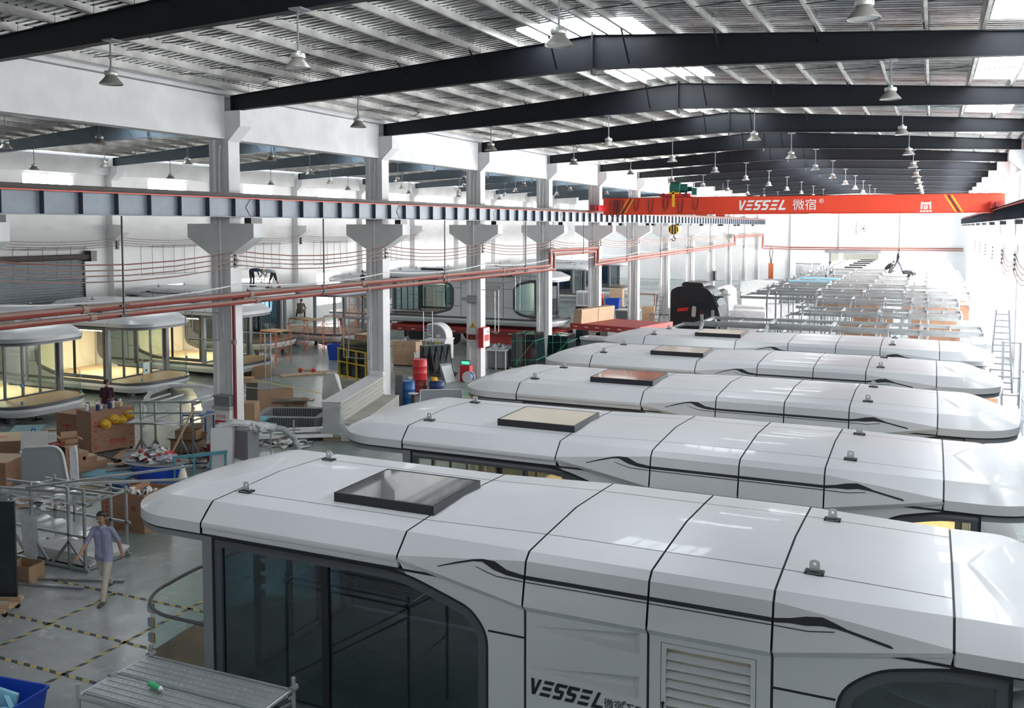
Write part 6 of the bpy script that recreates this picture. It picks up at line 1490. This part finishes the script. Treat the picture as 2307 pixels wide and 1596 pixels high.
# floor bits in the left hall
for i, (x, y, a, b, c, r, m_, lab) in enumerate([(-27.5, 36.8, 2.9, .55, .06, .9, 'timber', 'grey timber board lying on the open floor'), (-28.6, 33.4, .7, .5, .3, .4, 'card', 'torn cardboard lump on the green floor'), (-29.6, 35.0, .8, .6, .5, .3, 'card', 'cardboard box under the third lit capsule'), (-30.6, 35.4, .6, .5, .55, .1, 'card', 'second cardboard box under the third lit capsule')]):
    if i in (2, 3): carton('cardboard_box', lab, (x, y, 0), r, a, b, c, False)
    else: o = MB().box(-a / 2, a / 2, -b / 2, b / 2, 0, c).build('board' if i == 0 else 'cardboard_lump', m_); o.location = (x, y, 0); o.rotation_euler = (0, 0, r); tag(o, lab, 'board' if i == 0 else 'cardboard')
t = thing('dumbbell_roller', 'small red-ended roller on the open floor', 'roller', (-28.0, 37.2, .12), .2); MB().tube([(-.35, 0, 0), (.35, 0, 0)], .05, 8).build('bar', 'timber', t)
for s in (-.35, .35): MB().sphere((s, 0, 0), .12).build('end', 'red', t)
rags('debris', 'dark debris on the floor before the black mould', 'debris', (-26.4, 37.5, 0), 2.6, 1.2, .08, ['junk', 'card', 'gmid'], 60, 97)
t = thing('paper_notice', 'white paper notice taped to the second lit capsule balcony', 'notice', (-29.98, 28.7, .72)); MB().box(0, .008, 0, .34, .3, .8).build('paper', 'decw', t); MB().box(.008, .012, .1, .2, .42, .5).build('print', 'navy', t)
for y in (-.03, .36): MB().box(-.01, .0, y, y + .03, 0, 1.0).build('stick', 'timber', t)
MB().box(-.01, 0, -.15, .5, .78, .81).build('stick', 'timber', t)
# ------------------------------------------------------------------ people
def person(label, loc, rz, top='cloth', bottom='denim', lean=0, hips=(0, 0), knees=(0, 0), sh=(0, 0), el=(10, 10), abd=(8, 8), spread=3, head=0, headyaw=0, bend=0, h=1.70, vox=.016, shorts=False, feet='shoe', sit=None, group=None, twist=0):
    S = h / 1.70
    def d(a, b=0, s=1):                                    # direction: a forward from straight down, b sideways
        a = radians(a); b = radians(b); return Vector((sin(a) * cos(b), s * sin(b), -cos(a) * cos(b)))
    J = {}; P = Vector((0, 0, 0)); J['pelvis'] = P
    up = Vector((sin(radians(lean)), 0, cos(radians(lean)))); up2 = Vector((sin(radians(lean + bend)), 0, cos(radians(lean + bend))))
    J['waist'] = P + up * .17; J['chest'] = J['waist'] + up2 * .24; J['neck'] = J['chest'] + up2 * .15
    hd = Vector((sin(radians(lean + bend + head)), 0, cos(radians(lean + bend + head)))); J['head'] = J['neck'] + hd * .17
    segs = []                                              # (a, b, ra, rb, region)
    for i, s in enumerate((1, -1)):
        hp = P + Vector((0, s * .095, -.02)); kn = hp + d(hips[i], spread, s) * .42; an = kn + d(hips[i] - knees[i], spread * .3, s) * .41
        to = an + Vector((.17, s * .02, -.045)) if sit is None else an + Vector((.16, s * .03, -.045))
        segs += [(hp, kn, .092, .060, 'leg'), (kn, an, .062 if not shorts else .055, .046 if not shorts else .036, 'leg' if not shorts else 'calf'), (an + Vector((-.04, 0, -.035)), to, .042, .034, 'foot')]
        shp = J['chest'] + up2 * .085 + Vector((0, s * .175, 0)); e = shp + d(sh[i], abd[i], s) * .29; w = e + d(sh[i] + el[i], abd[i] * .4, s) * .25
        segs += [(shp, e, .055, .044, 'top'), (e, w, .042, .028, 'arm')]
        hdv = (w - e).normalized(); side = Vector((0, s, 0)); fw = Vector((hdv.z, 0, -hdv.x)) * -1
        pm = w + hdv * .055; segs += [(w + hdv * .01, w + hdv * .085, .030, .034, 'hand')]
        for k, (o, L) in enumerate(((-.028, .062), (-.010, .075), (.009, .070), (.026, .055))):
            b0 = w + hdv * .085 + fw * o; b1 = b0 + hdv * L * .5; b2 = b1 + (hdv * .8 - side * s * s * .35 * s) .normalized() * L * .5
            segs += [(b0, b1, .0105, .010, 'hand'), (b1, b2, .010, .0085, 'hand')]
        t0 = w + hdv * .03 + fw * .032; t1 = t0 + (hdv * .6 + fw * .7).normalized() * .045; segs += [(t0, t1, .013, .011, 'hand'), (t1, t1 + hdv * .03, .011, .009, 'hand')]
    for s in (1, -1):
        segs += [(J['pelvis'] + Vector((0, s * .07, .02)), J['waist'] + Vector((0, s * .06, 0)), .105, .10, 'top'), (J['waist'] + Vector((0, s * .06, 0)), J['chest'] + Vector((0, s * .075, 0)), .10, .108, 'top'),
                 (J['chest'] + Vector((0, s * .08, 0)), J['chest'] + up2 * .08 + Vector((0, s * .13, 0)), .10, .062, 'top')]
    segs += [(J['chest'] + up2 * .10, J['neck'] - up2 * .01, .085, .058, 'top'), (J['neck'] - up2 * .03, J['neck'] + hd * .08, .052, .05, 'skin'),
             (J['pelvis'] + Vector((0, .05, -.02)), J['pelvis'] + Vector((0, -.05, -.02)), .105, .105, 'leg')]
    Hc = J['neck'] + hd * .165; f = Vector((hd.z * cos(radians(headyaw)), sin(radians(headyaw)), -hd.x * cos(radians(headyaw)))).normalized(); lat = hd.cross(f).normalized()
    segs += [(Hc + hd * .03 - f * .015, Hc + hd * .03 - f * .016, .088, .088, 'skin'), (Hc - hd * .04 + f * .02, Hc - hd * .06 + f * .035, .066, .048, 'skin'), (Hc + f * .085, Hc - hd * .018 + f * .103, .012, .016, 'skin')]
    for s in (1, -1): segs += [(Hc + lat * s * .084 - hd * .01, Hc + lat * s * .09 + hd * .02 - f * .008, .012, .016, 'skin')]
    mb = MB()
    for a, b, ra, rb, rg in segs:
        L = (b - a).length; n = max(2, int(L / .04)); n = min(n, 12)
        pts = [a.lerp(b, i / n) for i in range(n + 1)]; rs = [ra + (rb - ra) * i / n for i in range(n + 1)]
        if rg == 'leg' and L > .3 or rg == 'calf': rs = [r * (1 + .10 * sin(pi * i / n)) for i, r in enumerate(rs)]
        k = 10 if ra > .02 else 6
        if L > .003: mb.tube(pts, ra, k, rs=rs)
        mb.sphere(a, ra, k, 6); mb.sphere(b, rb, k, 6)
    zmin = min(v[2] for v in mb.v)
    if sit is not None: zmin = -sit
    me0 = mb.mesh('tmp', 'skin'); ob = bpy.data.objects.new('tmp', me0); COL.objects.link(ob)
    m = ob.modifiers.new('r', 'REMESH'); m.mode = 'VOXEL'; m.voxel_size = vox
    m2 = ob.modifiers.new('s', 'SMOOTH'); m2.factor = .5; m2.iterations = 2 if vox < .012 else 1
    me = bpy.data.meshes.new_from_object(ob.evaluated_get(bpy.context.evaluated_depsgraph_get())); bpy.data.objects.remove(ob)
    me.name = 'body'; me.materials.clear()
    order = {'skin': 0, 'top': 1, 'leg': 2, 'foot': 3, 'arm': 0, 'hand': 0, 'calf': 0}
    for x in ('skin', top, bottom, feet): me.materials.append(MT[x])
    big = [(a, b, ra, rb, order[rg], rg) for a, b, ra, rb, rg in segs if ra > .012 or rg == 'hand']
    idx = []
    for p in me.polygons:
        c = p.center; best = 9; bi = 0
        for a, b, ra, rb, o, rg in big:
            ab = b - a; l2 = ab.length_squared; t = 0 if l2 < 1e-9 else max(0, min(1, (c - a).dot(ab) / l2))
            q = (c - a - ab * t).length - (ra + (rb - ra) * t)
            if q < best - .001: best = q; bi = o
        if bi == 2 and c.z > -.12 and top != bottom and abs(lean) < 40: bi = 1     # untucked hem
        idx.append(bi)
    me.polygons.foreach_set('material_index', idx); me.shade_smooth(); me.update()
    root = thing('person', label, 'person', loc, rz, group)
    root.scale = (S, S, S); dz = -zmin
    inst(me, 'body', root, (0, 0, dz))
    hm = MB()                                              # hair cap
    n, k = 14, 6
    B = Matrix((f, lat, hd)).transposed().to_4x4(); B.translation = Hc + hd * .035 - f * .018
    prof = [(.097 * cos(a * pi / 12), .097 * sin(a * pi / 12)) for a in range(-1, 7)]
    hm.lathe(prof, 16); hm.v = [(x - .02 * (z < .02) if x > .04 else x, y, z - (.055 if x < -.02 and z < .03 else 0) + (.03 if x > .05 and z < .03 else 0)) for x, y, z in hm.v]
    hm.xf(B); hm.build('hair', 'hair', root, 60, (0, 0, dz))
    fm = MB()
    for s in (1, -1): fm.sphere(Hc + f * .088 + lat * s * .034 + hd * .012, .011, 8, 5)
    fm.build('eyes', 'hair', root, 60, (0, 0, dz))
    MB().tube([Hc + f * .086 - hd * .052 + lat * .024, Hc + f * .095 - hd * .054, Hc + f * .086 - hd * .052 - lat * .024], .006, 5).build('mouth', 'dred', root, 60, (0, 0, dz))
    return root
E_ = dict
person('man in a lavender shirt and pale trousers striding across the taped floor', (-14.45, 12.75, 0), radians(-72), 'lav', 'beige', lean=4, hips=(24, -20), knees=(6, 22), sh=(-26, 30), el=(14, 22), abd=(14, 14), head=6, h=1.72, vox=.010)
person('man in a maroon shirt seen from behind, beside the helmet crate', (-26.75, 23.9, 0), radians(122), 'maroon', 'cloth', lean=2, hips=(8, -6), knees=(4, 8), sh=(6, 10), el=(18, 25), headyaw=-50, h=1.70)
person('worker in a dark blue shirt bent over on the capsule roof, left of the two', (-35.9, 42.6, 3.72), radians(10), 'navyc', 'cloth', lean=62, bend=32, hips=(10, 4), knees=(14, 8), sh=(40, 25), el=(8, 10), head=30, vox=.02)
person('worker in grey shirt and black shorts bent over on the capsule roof', (-34.0, 42.2, 3.72), radians(190), 'gshirt', 'cloth', lean=66, bend=16, hips=(22, -16), knees=(8, 12), sh=(30, 20), el=(12, 8), head=18, vox=.02, shorts=True)
person('worker in an olive shirt crouching with his back turned on the orange scaffold', (-32.85, 43.05, 2.0), radians(115), 'olive', 'cloth', lean=22, bend=14, hips=(110, 105), knees=(138, 132), sh=(50, 40), el=(30, 40), head=14, spread=14, vox=.02)
person('worker in black standing behind the second column, partly hidden by it', (-35.9, 54.1, 2.42), radians(-10), 'cloth', 'cloth', lean=2, sh=(40, 10), el=(60, 12), hips=(4, -4), knees=(4, 4), vox=.02)
person('worker in a grey shirt squatting on the frames with a stick in his hands', (-6.3, 65.9, 3.75), radians(-75), 'gshirt', 'cloth', lean=16, bend=10, hips=(112, 108), knees=(136, 132), sh=(45, 45), el=(35, 30), head=15, spread=16, vox=.022)
person('worker in black squatting on the frames, left of the walking man', (-3.1, 75.0, 3.75), radians(-15), 'cloth', 'cloth', lean=34, bend=16, hips=(118, 112), knees=(136, 130), sh=(60, 52), el=(14, 12), head=10, spread=8, vox=.022)
person('man in a black shirt and dark jeans walking along the tops of the frames', (-2.35, 76.4, 3.75), radians(-5), 'cloth', 'denim', lean=4, hips=(26, -24), knees=(6, 14), sh=(-12, 18), el=(20, 24), head=22, h=1.76, vox=.02)
person('worker in black doubled over with an arm hanging down between the frames', (-1.75, 70.4, 3.45), radians(10), 'cloth', 'cloth', lean=70, bend=30, hips=(95, 85), knees=(120, 110), sh=(35, 60), el=(5, 30), head=15, vox=.022)
person('man in dark clothes standing in the aisle behind the wrapped goods', (-12.9, 82.6, 0), radians(200), 'cloth', 'denim', lean=3, hips=(8, -10), knees=(4, 8), sh=(20, 10), el=(40, 20), vox=.022)
person('man crouching in dark clothes beside a far column of the left hall', (-22.2, 73, 0), radians(180), 'cloth', 'cloth', lean=30, bend=10, hips=(110, 105), knees=(130, 128), sh=(60, 50), el=(20, 20), vox=.022)
tag(MB().bar((-6.2, 65.5, 3.95), (-5.75, 65.1, 3.80), .05).build('wooden_stick', 'timber'), 'pale stick held by the squatting worker in grey', 'stick')
